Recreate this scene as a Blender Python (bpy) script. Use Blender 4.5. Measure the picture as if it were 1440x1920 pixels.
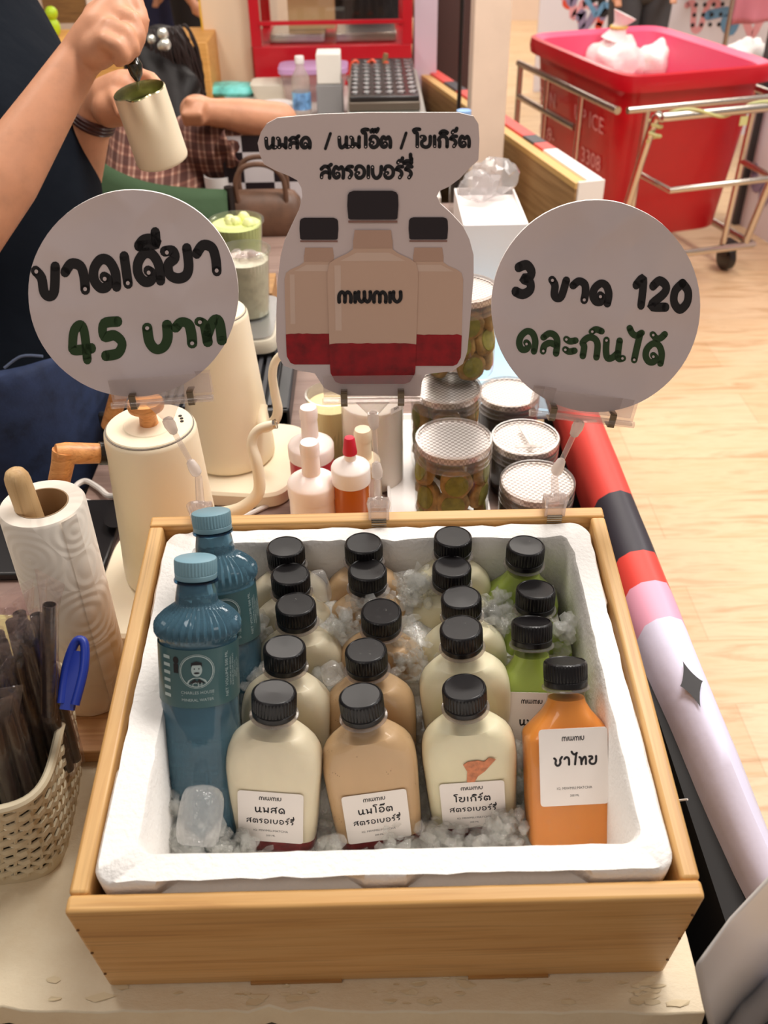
import bpy, bmesh, math, random
from math import sin, cos, pi, radians, sqrt, atan2
from mathutils import Vector as V, Matrix, Quaternion, noise

C = bpy.context.scene
for o in list(bpy.data.objects): bpy.data.objects.remove(o)
rnd = random.Random(7)

# ---------------------------------------------------------------- camera
FPX = 1739.586
CP = V((0.000533, -0.387812, 1.518214))
CR = V((0.99974093, -0.0183836, -0.01342037))
CU = V((0.02171998, 0.59426158, 0.80397849))
CF = V((0.00680481, 0.8040617, -0.59450692))
cam = bpy.data.cameras.new('camera'); camo = bpy.data.objects.new('camera', cam)
C.collection.objects.link(camo); C.camera = camo
camo.matrix_world = Matrix(((CR.x, CU.x, -CF.x, CP.x), (CR.y, CU.y, -CF.y, CP.y), (CR.z, CU.z, -CF.z, CP.z), (0, 0, 0, 1)))
cam.sensor_fit = 'VERTICAL'; cam.sensor_height = 36; cam.lens = FPX / 1920 * 36
cam.clip_start = .02; cam.clip_end = 100
cam.dof.use_dof = True; cam.dof.focus_distance = .92; cam.dof.aperture_fstop = 8.0

# ---------------------------------------------------------------- world, lamps, exposure
C.view_settings.view_transform = 'Standard'; C.view_settings.look = 'None'
C.view_settings.gamma = 1; C.view_settings.use_curve_mapping = False
C.view_settings.exposure = 0.0
w = bpy.data.worlds.new('hall'); C.world = w; w.use_nodes = True
w.node_tree.nodes['Background'].inputs[0].default_value = (1.0, .89, .83, 1)
w.node_tree.nodes['Background'].inputs[1].default_value = .26
def lamp(name, loc, target, sx, sy, power, col=(1, .93, .85)):
    l = bpy.data.lights.new(name, 'AREA'); l.shape = 'RECTANGLE'; l.size = sx; l.size_y = sy
    l.energy = power; l.color = col
    o = bpy.data.objects.new(name, l); C.collection.objects.link(o)
    o.location = loc; o.rotation_euler = (V(target) - V(loc)).to_track_quat('-Z', 'Y').to_euler()
lamp('ceiling_lamp', (.55, 1.15, 3.0), (.35, .9, 0), 1.3, .5, 54, (1, .95, .89))
lamp('ceiling_lamp', (-1.2, 1.6, 3.1), (-.9, 1.6, 0), 1.2, .5, 27)
lamp('ceiling_lamp', (-.9, -.9, 2.9), (-.3, .3, .7), 1.0, .5, 6)
lamp('ceiling_lamp', (2.4, 3.0, 3.2), (2.2, 3.0, 0), 2.0, .8, 62, (1, .95, .9))
lamp('ceiling_lamp', (.2, 4.6, 3.2), (.2, 4.6, 0), 2.0, .8, 60)
lamp('ceiling_lamp', (3.0, .6, 3.2), (2.2, 1.2, 0), 1.6, .8, 34, (1, .96, .92))
lamp('ceiling_lamp', (1.0, 8.0, 3.3), (1.0, 8.0, 0), 3.0, 1.0, 110)
cy = C.cycles
cy.max_bounces = 12; cy.transparent_max_bounces = 24; cy.transmission_bounces = 8; cy.glossy_bounces = 4; cy.diffuse_bounces = 4
cy.caustics_reflective = False; cy.caustics_refractive = False; cy.sample_clamp_indirect = 6

# ---------------------------------------------------------------- picking points of the real place
def ray(x, y): return CF * FPX + CR * (x - 720) - CU * (y - 960)
def pz(x, y, z): d = ray(x, y); return CP + d * ((z - CP.z) / d.z)
def pY(x, y, Y): d = ray(x, y); return CP + d * ((Y - CP.y) / d.y)
def pd(x, y, dep): return CP + ray(x, y) * (dep / FPX)
def pplane(x, y, o, n): d = ray(x, y); return CP + d * ((o - CP).dot(n) / d.dot(n))
T = .75
MC = Matrix.Translation((0, 0, T)) @ Matrix.Rotation(radians(8.5), 4, 'X')   # the crate is propped up at the back
def pc(x, y, z):                                                                 # on a plane z of the tilted crate
    o = MC @ V((0, 0, z)); n = (MC.to_3x3() @ V((0, 0, 1)))
    return MC.inverted() @ pplane(x, y, o, n)

# ---------------------------------------------------------------- materials
def lin(c):
    return tuple(((v / 255) / 12.92 if v / 255 <= .04045 else ((v / 255 + .055) / 1.055) ** 2.4) for v in c) + (1,)
def nodes(name):
    m = bpy.data.materials.new(name); m.use_nodes = True; nt = m.node_tree
    return m, nt, nt.nodes['Principled BSDF'], nt.nodes['Material Output']
def setin(b, k, v):
    if k in b.inputs: b.inputs[k].default_value = v
def coord(nt, scale=(1, 1, 1), rot=(0, 0, 0)):
    t = nt.nodes.new('ShaderNodeTexCoord'); mp = nt.nodes.new('ShaderNodeMapping')
    mp.inputs['Scale'].default_value = scale; mp.inputs['Rotation'].default_value = rot
    nt.links.new(t.outputs['Object'], mp.inputs['Vector']); return mp.outputs[0]
def bump(nt, b, fac, strength, dist=.002):
    n = nt.nodes.new('ShaderNodeBump'); n.inputs['Strength'].default_value = strength; n.inputs['Distance'].default_value = dist
    nt.links.new(fac, n.inputs['Height']); nt.links.new(n.outputs[0], b.inputs['Normal'])
def noi(nt, vec, scale, detail=3, rough=.5, dist=0):
    n = nt.nodes.new('ShaderNodeTexNoise'); n.inputs['Scale'].default_value = scale; n.inputs['Detail'].default_value = detail
    n.inputs['Roughness'].default_value = rough; n.inputs['Distortion'].default_value = dist
    if vec: nt.links.new(vec, n.inputs['Vector'])
    return n.outputs['Fac']
def ramp(nt, fac, stops):
    r = nt.nodes.new('ShaderNodeValToRGB'); e = r.color_ramp.elements
    while len(e) < len(stops): e.new(.5)
    for el, (p, c) in zip(e, stops): el.position = p; el.color = lin(c)
    nt.links.new(fac, r.inputs[0]); return r.outputs[0]
def mat(name, col, rough=.5, metal=0, var=0, vscale=8, bmp=0, bscale=200, bdist=.001, sss=0, coat=0, trans=0, emit=0, sheen=0, spec=.5):
    m, nt, b, out = nodes(name)
    c = lin(col); setin(b, 'Base Color', c); setin(b, 'Roughness', rough); setin(b, 'Metallic', metal); setin(b, 'Specular IOR Level', spec)
    setin(b, 'Coat Weight', coat); setin(b, 'Coat Roughness', .08); setin(b, 'Transmission Weight', trans); setin(b, 'Sheen Weight', sheen)
    if sss: setin(b, 'Subsurface Weight', sss); setin(b, 'Subsurface Radius', (.01, .006, .004)); setin(b, 'Subsurface Scale', .6)
    if emit: setin(b, 'Emission Color', c); setin(b, 'Emission Strength', emit)
    if var:
        d = tuple(max(0, v * (1 - var)) for v in col); l = tuple(min(255, v * (1 + var * .6)) for v in col)
        nt.links.new(ramp(nt, noi(nt, coord(nt), vscale, 5, .6), [(.3, d), (.5, col), (.72, l)]), b.inputs['Base Color'])
    if bmp: bump(nt, b, noi(nt, coord(nt), bscale, 3), bmp, bdist)
    return m
def wood(name, light, mid, dark, axis='X', sc=1, rough=.45, coat=0):
    m, nt, b, out = nodes(name)
    s = {'X': (1.4, 30, 30), 'Y': (30, 1.4, 30), 'Z': (30, 30, 1.4)}[axis]; s = tuple(v * sc for v in s)
    v = coord(nt, s); f = noi(nt, v, 2.6, 6, .62, .7)
    s2 = {'X': (6, 260, 260), 'Y': (260, 6, 260), 'Z': (260, 260, 6)}[axis]
    f2 = noi(nt, coord(nt, tuple(q * sc for q in s2)), 1.0, 2, .5)
    col = ramp(nt, f, [(.22, dark), (.42, mid), (.6, light), (.82, mid)])
    mx = nt.nodes.new('ShaderNodeMix'); mx.data_type = 'RGBA'; mx.blend_type = 'MULTIPLY'; mx.inputs[0].default_value = .28
    nt.links.new(col, mx.inputs[6]); nt.links.new(ramp(nt, f2, [(.33, (165, 140, 110)), (.47, (255, 255, 255))]), mx.inputs[7])
    nt.links.new(mx.outputs[2], b.inputs['Base Color']); setin(b, 'Roughness', rough); setin(b, 'Coat Weight', coat)
    bump(nt, b, f2, .08, .0004); return m
def clear(name, tint=(255, 255, 255), ior=1.45, rough=.03, milky=0, milkcol=(255, 255, 255), bmp=0, bscale=60):
    """thin clear plastic or glass wall: see-through, brighter reflections at grazing angles"""
    m = bpy.data.materials.new(name); m.use_nodes = True; nt = m.node_tree; nt.nodes.remove(nt.nodes['Principled BSDF']); out = nt.nodes['Material Output']
    t = nt.nodes.new('ShaderNodeBsdfTransparent'); t.inputs[0].default_value = lin(tint)
    g = nt.nodes.new('ShaderNodeBsdfGlossy'); g.inputs['Roughness'].default_value = rough
    f = nt.nodes.new('ShaderNodeFresnel'); ge = nt.nodes.new('ShaderNodeNewGeometry'); io = nt.nodes.new('ShaderNodeMapRange')
    io.inputs[3].default_value = ior; io.inputs[4].default_value = 1 / ior; nt.links.new(ge.outputs['Backfacing'], io.inputs[0]); nt.links.new(io.outputs[0], f.inputs[0])   # a thin wall: no total reflection from inside
    mx = nt.nodes.new('ShaderNodeMixShader'); nt.links.new(f.outputs[0], mx.inputs[0]); last = t.outputs[0]
    if milky:
        d = nt.nodes.new('ShaderNodeBsdfDiffuse'); d.inputs[0].default_value = lin(milkcol)
        tl = nt.nodes.new('ShaderNodeBsdfTranslucent'); tl.inputs[0].default_value = lin(milkcol)
        a = nt.nodes.new('ShaderNodeMixShader'); a.inputs[0].default_value = .5; nt.links.new(d.outputs[0], a.inputs[1]); nt.links.new(tl.outputs[0], a.inputs[2])
        k = nt.nodes.new('ShaderNodeMixShader'); k.inputs[0].default_value = milky; nt.links.new(last, k.inputs[1]); nt.links.new(a.outputs[0], k.inputs[2]); last = k.outputs[0]
    nt.links.new(last, mx.inputs[1]); nt.links.new(g.outputs[0], mx.inputs[2]); nt.links.new(mx.outputs[0], out.inputs['Surface'])
    if bmp:
        n = nt.nodes.new('ShaderNodeBump'); n.inputs['Strength'].default_value = bmp; n.inputs['Distance'].default_value = .004
        nt.links.new(noi(nt, coord(nt), bscale, 4), n.inputs['Height'])
        nt.links.new(n.outputs[0], g.inputs['Normal']); nt.links.new(n.outputs[0], f.inputs['Normal'])
    return m

# ---------------------------------------------------------------- mesh builder
class MB:
    def __init__(s): s.v = []; s.f = []; s.mi = []
    def add(s, vs, fs, M=None, mi=0):
        n = len(s.v); s.v += [(M @ V(p)) if M else V(p) for p in vs]; s.f += [tuple(i + n for i in f) for f in fs]; s.mi += [mi] * len(fs); return s
    def box(s, c, d, M=None, mi=0):
        x, y, z = c; a, b, e = d[0] / 2, d[1] / 2, d[2] / 2
        vs = [(x + i * a, y + j * b, z + k * e) for k in (-1, 1) for j in (-1, 1) for i in (-1, 1)]
        return s.add(vs, [(0, 2, 3, 1), (4, 5, 7, 6), (0, 1, 5, 4), (2, 6, 7, 3), (0, 4, 6, 2), (1, 3, 7, 5)], M, mi)
    def loft(s, rings, M=None, cap0=True, cap1=True, mi=0, closed=True):
        n = len(rings[0]); vs = [p for r in rings for p in r]; fs = []
        for i in range(len(rings) - 1):
            for j in range(n if closed else n - 1):
                k = (j + 1) % n; fs.append((i * n + j, i * n + k, (i + 1) * n + k, (i + 1) * n + j))
        if cap0: fs.append(tuple(range(n - 1, -1, -1)))
        if cap1: fs.append(tuple((len(rings) - 1) * n + j for j in range(n)))
        return s.add(vs, fs, M, mi)
    def lathe(s, prof, n=32, M=None, cap0=True, cap1=True, mi=0, rib=0, rz=(0, 0)):
        R = []
        for r, z in prof:
            ring = []
            for j in range(n):
                a = 2 * pi * j / n; q = r
                if rib and rz[0] <= z <= rz[1]: q = r - (rib if j % 4 < 2 else 0)
                ring.append((q * cos(a), q * sin(a), z))
            R.append(ring)
        return s.loft(R, M, cap0, cap1, mi)
    def sup(s, prof, n=40, M=None, cap0=True, cap1=True, mi=0):
        """sections (z, half width, half depth, exponent)"""
        R = []
        for z, a, b, e in prof:
            ring = []
            for j in range(n):
                t = 2 * pi * j / n; c, q = cos(t), sin(t)
                ring.append((a * math.copysign(abs(c) ** (2 / e), c), b * math.copysign(abs(q) ** (2 / e), q), z))
            R.append(ring)
        return s.loft(R, M, cap0, cap1, mi)
    def tube(s, pts, r, n=10, M=None, mi=0, caps=True, closed=False):
        P = [V(p) for p in pts]; m = len(P); rs = r if isinstance(r, (list, tuple)) else [r] * m
        tg = []
        for i in range(m):
            a = P[i - 1] if (i or closed) else P[0]; b = P[(i + 1) % m] if (i < m - 1 or closed) else P[-1]
            tg.append((b - a).normalized())
        u = tg[0].orthogonal().normalized(); R = []
        for i in range(m):
            u = (u - tg[i] * u.dot(tg[i])).normalized(); w_ = tg[i].cross(u)
            R.append([P[i] + (u * cos(2 * pi * j / n) + w_ * sin(2 * pi * j / n)) * rs[i] for j in range(n)])
        if closed: R.append(R[0])
        return s.loft(R, M, caps and not closed, caps and not closed, mi)
    def ball(s, c, r, M=None, nu=16, nv=10, mi=0):
        r = (r, r, r) if not isinstance(r, (tuple, list)) else r
        R = [[(c[0] + r[0] * sin(pi * i / nv) * cos(2 * pi * j / nu), c[1] + r[1] * sin(pi * i / nv) * sin(2 * pi * j / nu), c[2] - r[2] * cos(pi * i / nv)) for j in range(nu)] for i in range(1, nv)]
        return s.loft(R, M, True, True, mi)
    def capsule(s, a, b, ra, rb, n=10):
        a = V(a); b = V(b); d = (b - a); L = d.length; d = d / L if L else V((0, 0, 1))
        pts = []; rs = []
        for t in (-1, -.8, -.45): pts.append(a + d * ra * t * .98); rs.append(max(ra * sqrt(max(0, 1 - t * t)), ra * .12))
        pts.append(a); rs.append(ra); pts.append(b); rs.append(rb)
        for t in (.45, .8, 1): pts.append(b + d * rb * t * .98); rs.append(max(rb * sqrt(max(0, 1 - t * t)), rb * .12))
        return s.tube(pts, rs, n)
    def chain(s, pts, rs, n=10):
        for i in range(len(pts) - 1): s.capsule(pts[i], pts[i + 1], rs[i], rs[i + 1], n)
        return s
    def prism(s, outline, th, M=None, mi=0):
        """flat outline in x,z extruded along +y by th (front face at y=0 looks to -y)"""
        n = len(outline); vs = [(x, 0, z) for x, z in outline] + [(x, th, z) for x, z in outline]
        fs = [tuple(range(n)), tuple(range(2 * n - 1, n - 1, -1))] + [(i, i + n, (i + 1) % n + n, (i + 1) % n) for i in range(n)]
        return s.add(vs, fs, M, mi)

def mesh(name, mb, mats, smooth=True, ang=38):
    me = bpy.data.meshes.new(name); me.from_pydata([tuple(p) for p in mb.v], [], mb.f)
    mats = mats if isinstance(mats, (list, tuple)) else [mats]
    for m in mats: me.materials.append(m)
    me.polygons.foreach_set('material_index', mb.mi)
    bm = bmesh.new(); bm.from_mesh(me); bmesh.ops.recalc_face_normals(bm, faces=bm.faces) if len(bm.faces) < 60000 else None; bm.to_mesh(me); bm.free()
    if smooth:
        me.polygons.foreach_set('use_smooth', [True] * len(me.polygons)); me.set_sharp_from_angle(angle=radians(ang))
    me.update(); return me
def obj(name, mb, mats, parent=None, smooth=True, ang=38, bevel=0, bseg=2, sub=0, remesh=0, sm=0, solid=0):
    o = bpy.data.objects.new(name, mesh(name, mb, mats, smooth, ang)); C.collection.objects.link(o)
    if parent: o.parent = parent
    if remesh:
        r = o.modifiers.new('remesh', 'REMESH'); r.mode = 'VOXEL'; r.voxel_size = remesh; r.use_smooth_shade = True
        if sm: q = o.modifiers.new('smooth', 'SMOOTH'); q.factor = .5; q.iterations = sm
    if solid: q = o.modifiers.new('solid', 'SOLIDIFY'); q.thickness = solid; q.offset = 0
    if bevel:
        q = o.modifiers.new('bevel', 'BEVEL'); q.width = bevel; q.segments = bseg; q.limit_method = 'ANGLE'; q.angle_limit = radians(40)
    if sub: q = o.modifiers.new('sub', 'SUBSURF'); q.levels = sub; q.render_levels = sub
    return o
def tag(o, label, cat, group=None, kind=None):
    if label: o['label'] = label
    if cat: o['category'] = cat
    if group: o['group'] = group
    if kind: o['kind'] = kind
    return o
def thing(name, label, cat, M=None, group=None):
    o = bpy.data.objects.new(name, None); C.collection.objects.link(o); o.empty_display_size = .03
    if M is not None: o.matrix_world = M if isinstance(M, Matrix) else Matrix.Translation(M)
    return tag(o, label, cat, group)
def structure(o): o['kind'] = 'structure'; return o
def dup(root, M, label, group=None):
    """a copy of a thing, its parts and their sub-parts"""
    r = root.copy(); C.collection.objects.link(r); r.matrix_world = M; r['label'] = label
    if group: r['group'] = group
    for ch in list(root.children):
        c = ch.copy(); C.collection.objects.link(c); c.parent = r
        for g in list(ch.children):
            d = g.copy(); C.collection.objects.link(d); d.parent = c
    return r
def spline(pts, k=6):
    P = [V(p) for p in pts]; out = []
    for i in range(len(P) - 1):
        a, b, c, d = P[max(i - 1, 0)], P[i], P[i + 1], P[min(i + 2, len(P) - 1)]
        for j in range(k):
            t = j / k; out.append(.5 * ((2 * b) + (c - a) * t + (2 * a - 5 * b + 4 * c - d) * t * t + (3 * b - a - 3 * c + d) * t ** 3))
    out.append(P[-1]); return out
def rotm(rx=0, ry=0, rz=0): return Matrix.Rotation(radians(rz), 4, 'Z') @ Matrix.Rotation(radians(ry), 4, 'Y') @ Matrix.Rotation(radians(rx), 4, 'X')
def at(x, y, z, rx=0, ry=0, rz=0): return Matrix.Translation((x, y, z)) @ rotm(rx, ry, rz)
def align(a, b):
    """matrix with z axis from a to b, origin at a"""
    a = V(a); b = V(b); return Matrix.Translation(a) @ (b - a).to_track_quat('Z', 'Y').to_matrix().to_4x4()

# ---------------------------------------------------------------- hand-lettering: strokes of each character, unit height
GL = {
 'น': (.98, [[(.1,.88),(.13,.35),(.24,.07),(.45,.12),(.66,.34)], [(.7,.9),(.68,.4),(.72,.1),(.92,.13)]], [(.1,.86),(.9,.13)]),
 'ม': (.95, [[(.08,.88),(.2,.72),(.2,.12)], [(.2,.14),(.45,.34),(.72,.12)], [(.76,.9),(.74,.5),(.74,.08)]], [(.09,.86),(.2,.13)]),
 'ส': (.95, [[(.12,.1),(.16,.36),(.42,.5),(.72,.42)], [(.1,.72),(.34,.92),(.6,.86),(.74,.6),(.74,.06)], [(.6,.86),(.86,1.06)]], [(.13,.12)]),
 'ด': (.95, [[(.8,.06),(.82,.5),(.66,.85),(.4,.92),(.15,.68),(.1,.35),(.26,.1),(.48,.1),(.56,.28),(.44,.4)]], [(.45,.34)]),
 'ค': (.95, [[(.8,.06),(.82,.5),(.66,.85),(.4,.92),(.15,.68),(.1,.35),(.24,.1),(.44,.12),(.52,.3),(.42,.42)]], [(.43,.36)]),
 'ต': (.97, [[(.84,.06),(.86,.55),(.72,.88),(.5,.72),(.28,.9),(.1,.6),(.12,.22),(.3,.07),(.5,.16),(.5,.36),(.38,.4)]], [(.42,.34)]),
 'โ': (.56, [[(.52,1.5),(.26,1.52),(.04,1.42),(.14,1.24),(.32,1.14),(.32,.1)]], [(.32,.12)]),
 'ไ': (.62, [[(.0,1.5),(.14,1.28),(.34,1.2),(.56,1.34)], [(.5,1.3),(.4,.6),(.34,.1)]], [(.34,.12)]),
 'อ': (.92, [[(.12,.66),(.24,.9),(.52,.92),(.76,.68),(.76,.3),(.52,.07),(.24,.1),(.14,.34),(.34,.44)]], [(.26,.38)]),
 'ย': (.94, [[(.06,.9),(.32,.88),(.36,.66),(.12,.5),(.12,.2),(.36,.05),(.64,.1),(.78,.36),(.8,.9)]], [(.13,.86)]),
 'เ': (.4, [[(.18,.92),(.18,.1)]], [(.18,.12)]),
 'ก': (.92, [[(.14,.06),(.16,.48),(.08,.66),(.3,.9),(.6,.88),(.76,.62),(.76,.06)]], []),
 'ร': (.72, [[(.1,.7),(.28,.9),(.58,.9)], [(.12,.7),(.4,.6),(.52,.36),(.36,.08)]], [(.37,.12)]),
 'บ': (.92, [[(.1,.88),(.12,.36),(.3,.07),(.56,.1),(.74,.4),(.78,.9)]], [(.1,.86)]),
 'ข': (.88, [[(.08,.86),(.24,.62),(.26,.2),(.42,.06),(.6,.2),(.74,.9)]], [(.1,.84)]),
 'ว': (.86, [[(.1,.7),(.34,.92),(.62,.82),(.7,.5),(.68,.1)]], [(.68,.12)]),
 'า': (.72, [[(.06,.74),(.26,.92),(.5,.82),(.56,.5),(.55,.1)]], [(.55,.12)]),
 'ท': (.94, [[(.08,.86),(.24,.7),(.28,.08)], [(.28,.3),(.48,.72),(.66,.88),(.76,.66),(.76,.08)]], [(.1,.84)]),
 'ล': (.92, [[(.14,.1),(.18,.36),(.42,.5),(.72,.42)], [(.1,.72),(.34,.92),(.6,.86),(.74,.6),(.74,.06)]], [(.15,.12)]),
 'ะ': (.66, [[(.1,.74),(.28,.66),(.52,.72)], [(.1,.28),(.28,.2),(.52,.26)]], [(.1,.73),(.1,.27)]),
 'ช': (.98, [[(.08,.86),(.26,.66),(.2,.3),(.36,.06),(.6,.1),(.74,.36),(.72,.68),(.92,.98)]], [(.1,.84)]),
 'ิ': (0, [[(-.74,1.18),(-.58,1.32),(-.34,1.32),(-.16,1.16),(-.74,1.16)]], []),
 'ี': (0, [[(-.76,1.18),(-.58,1.32),(-.34,1.32),(-.16,1.16),(-.76,1.16)], [(-.18,1.2),(-.16,1.5)]], []),
 '์': (0, [[(-.5,1.2),(-.4,1.34),(-.22,1.34),(-.14,1.55)]], [(-.45,1.22)]),
 '๊': (0, [[(-.74,1.32),(-.62,1.5),(-.52,1.3),(-.4,1.5),(-.3,1.3),(-.16,1.56)]], []),
 '่': (0, [[(-.24,1.56),(-.24,1.82)]], []),
 'ั': (0, [[(-.6,1.18),(-.42,1.3),(-.16,1.24)]], [(-.58,1.19)]),
 '้': (0, [[(-.74,1.32),(-.56,1.16),(-.36,1.2),(-.2,1.38)]], [(-.72,1.3)]),
 ' ': (.55, [], []), '/': (.6, [[(.08,.0),(.46,1.15)]], []),
 '0': (.88, [[(.4,.94),(.14,.66),(.14,.28),(.4,.06),(.66,.3),(.66,.68),(.4,.94)]], []),
 '1': (.62, [[(.06,.72),(.32,.94),(.34,.06)]], []),
 '2': (.86, [[(.1,.74),(.34,.94),(.62,.8),(.58,.54),(.1,.08),(.7,.08)]], []),
 '3': (.8, [[(.1,.86),(.4,.96),(.62,.78),(.56,.58),(.32,.52),(.6,.44),(.64,.2),(.38,.04),(.08,.1)]], []),
 '4': (.9, [[(.7,.3),(.14,.3),(.1,.46),(.2,.82),(.42,.94),(.52,.72),(.52,.02)]], []),
 '5': (.85, [[(.62,.94),(.16,.92),(.12,.58),(.46,.58),(.68,.36),(.52,.1),(.1,.06)]], []),
 'm': (1.14, [[(.08,.06),(.08,.6),(.28,.9),(.5,.62),(.5,.06)], [(.5,.62),(.72,.9),(.94,.6),(.94,.06)]], []),
 'i': (.3, [[(.12,.84),(.12,.06)]], []),
 'w': (1.14, [[(.08,.9),(.08,.36),(.28,.07),(.5,.34),(.5,.9)], [(.5,.34),(.72,.07),(.94,.36),(.94,.9)]], []),
 'u': (.8, [[(.08,.9),(.08,.36),(.34,.07),(.6,.36),(.6,.9)]], []),
}
def lettering(text, size, weight, k=4, track=0):
    """strokes -> (list of (polyline, weight)), head dots, total width; unit = size"""
    x = 0; out = []; dots = []
    for ch in text:
        g = GL[ch]
        for st in g[1]: out.append([((x + p[0]) * size, p[1] * size) for p in (spline([(a, b, 0) for a, b in st], k) if len(st) > 2 else [V((a, b, 0)) for a, b in st])])
        for d in g[2]: dots.append(((x + d[0]) * size, d[1] * size))
        x += g[0] + (track if g[0] else 0)
    return out, dots, x * size
def strokes_mesh(mb, polys, wdt, fmap, lift=0, mi=0):
    """flat round-ended strokes; fmap(x, y, lift) places a point"""
    h = wdt / 2
    for pl in polys:
        n = len(pl); L = []; Rr = []
        for i in range(n):
            a = V(pl[max(i - 1, 0)][:2]); b = V(pl[min(i + 1, n - 1)][:2]); d = (b - a); d = d.normalized() if d.length else V((1, 0)); q = V((-d.y, d.x)) * h; p = V(pl[i][:2])
            L.append(p + q); Rr.append(p - q)
        vs = [fmap(p.x, p.y, lift) for p in L] + [fmap(p.x, p.y, lift) for p in Rr]
        mb.add(vs, [(i, i + 1, n + i + 1, n + i) for i in range(n - 1)], None, mi)
        for e, s in ((0, -1), (n - 1, 1)):
            p = V(pl[e][:2]); m = 10
            mb.add([fmap(p.x + h * cos(2 * pi * j / m), p.y + h * sin(2 * pi * j / m), lift) for j in range(m)], [tuple(range(m))], None, mi)
def disc(mb, x, y, r, fmap, lift=0, n=14, mi=0, ry=None):
    mb.add([fmap(x + r * cos(2 * pi * j / n), y + (ry or r) * sin(2 * pi * j / n), lift) for j in range(n)], [tuple(range(n))], None, mi)
def poly(mb, pts, fmap, lift=0, mi=0): mb.add([fmap(x, y, lift) for x, y in pts], [tuple(range(len(pts)))], None, mi)
def latin(body, size):
    """printed latin text as flat triangles: (verts2d, faces, width)"""
    cu = bpy.data.curves.new('t', 'FONT'); cu.body = body; cu.size = size; cu.resolution_u = 2
    o = bpy.data.objects.new('t', cu); C.collection.objects.link(o)
    dg = bpy.context.evaluated_depsgraph_get(); me = bpy.data.meshes.new_from_object(o.evaluated_get(dg))
    vs = [(v.co.x, v.co.y) for v in me.vertices]; fs = [tuple(p.vertices) for p in me.polygons]
    bpy.data.objects.remove(o); bpy.data.curves.remove(cu); bpy.data.meshes.remove(me)
    return vs, fs, max((v[0] for v in vs), default=0)
def put_latin(mb, body, size, cx, cy_, fmap, lift=0, mi=0, rot=0):
    vs, fs, wd = latin(body, size); c, s = cos(rot), sin(rot)
    mb.add([fmap(cx + (x - wd / 2) * c - y * s, cy_ + (x - wd / 2) * s + y * c, lift) for x, y in vs], fs, None, mi)
# ================================================================ materials used in many places
M_foam = mat('styrofoam', (250, 246, 241), .75, bmp=.5, bscale=240, bdist=.0022)
M_crateX = wood('crate_wood', (216, 170, 108), (206, 156, 92), (180, 128, 70), 'X', 1.0, .42)
M_crateY = wood('crate_wood_side', (220, 176, 114), (208, 160, 98), (184, 134, 76), 'Y', 1.0, .42)
M_strip = wood('crate_strip', (190, 140, 80), (168, 118, 60), (140, 96, 46), 'X')
M_black = mat('black_plastic', (20, 17, 18), .32, coat=.2)
M_cap = mat('black_cap', (15, 12, 14), .36, coat=.1, spec=.35)
M_clear = clear('clear_plastic', (250, 252, 252), 1.45, .02)
M_acryl = clear('clear_acrylic', (250, 247, 246), 1.8, .04, .15, (255, 246, 240))
M_frost = clear('frosted_plastic', (250, 248, 246), 1.4, .2, .38, (250, 240, 232))
M_steel = mat('steel', (206, 196, 184), .25, 1)
M_white = mat('white_plastic', (246, 240, 236), .35, coat=.2)
M_cream = mat('cream_enamel', (243, 228, 200), .42, sss=.05)
M_kwood = wood('handle_wood', (226, 160, 96), (206, 136, 74), (170, 102, 50), 'X', 1.6, .4)
M_paper = mat('label_paper', (240, 232, 226), .6)
M_ink = mat('black_ink', (24, 20, 24), .5)
M_green_ink = mat('dark_green_ink', (38, 66, 30), .5)
M_skin = mat('skin', (206, 146, 112), .5, sss=.12, var=.06, vscale=30)
M_red = mat('red_plastic', (198, 14, 34), .35, coat=.15, var=.05, vscale=3)

# ================================================================ setting
mf, nt, b_, out_ = nodes('laminate_floor')
bt = nt.nodes.new('ShaderNodeTexBrick'); bt.offset = .37
bt.inputs['Color1'].default_value = lin((238, 208, 170)); bt.inputs['Color2'].default_value = lin((229, 196, 154)); bt.inputs['Mortar'].default_value = lin((222, 188, 148))
bt.inputs['Scale'].default_value = 1; bt.inputs['Mortar Size'].default_value = .002; bt.inputs['Brick Width'].default_value = 1.2; bt.inputs['Row Height'].default_value = .19; bt.inputs['Bias'].default_value = 0
nt.links.new(coord(nt), bt.inputs['Vector'])
gr = ramp(nt, noi(nt, coord(nt, (1.2, 9, 9)), 3, 6, .6, .5), [(.32, (214, 194, 172)), (.5, (255, 255, 255)), (.7, (236, 220, 200))])
mx = nt.nodes.new('ShaderNodeMix'); mx.data_type = 'RGBA'; mx.blend_type = 'MULTIPLY'; mx.inputs[0].default_value = .8
nt.links.new(bt.outputs[0], mx.inputs[6]); nt.links.new(gr, mx.inputs[7]); nt.links.new(mx.outputs[2], b_.inputs['Base Color']); setin(b_, 'Roughness', .42)
structure(obj('floor', MB().box((0, 4.5, -.02), (12, 14, .04)), mf, smooth=False))
M_wall = mat('wall_paint', (232, 212, 196), .7, var=.04, vscale=2)
structure(obj('wall_back', MB().box((0, 9.6, 1.6), (12, .1, 3.2)), M_wall, smooth=False))
structure(obj("trim_1", MB().box((.335, 2.42, 1.6), (.10, .10, 3.2)), mat('post_paint', (236, 212, 192), .6, var=.03), bevel=.004))   # square white post

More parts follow.
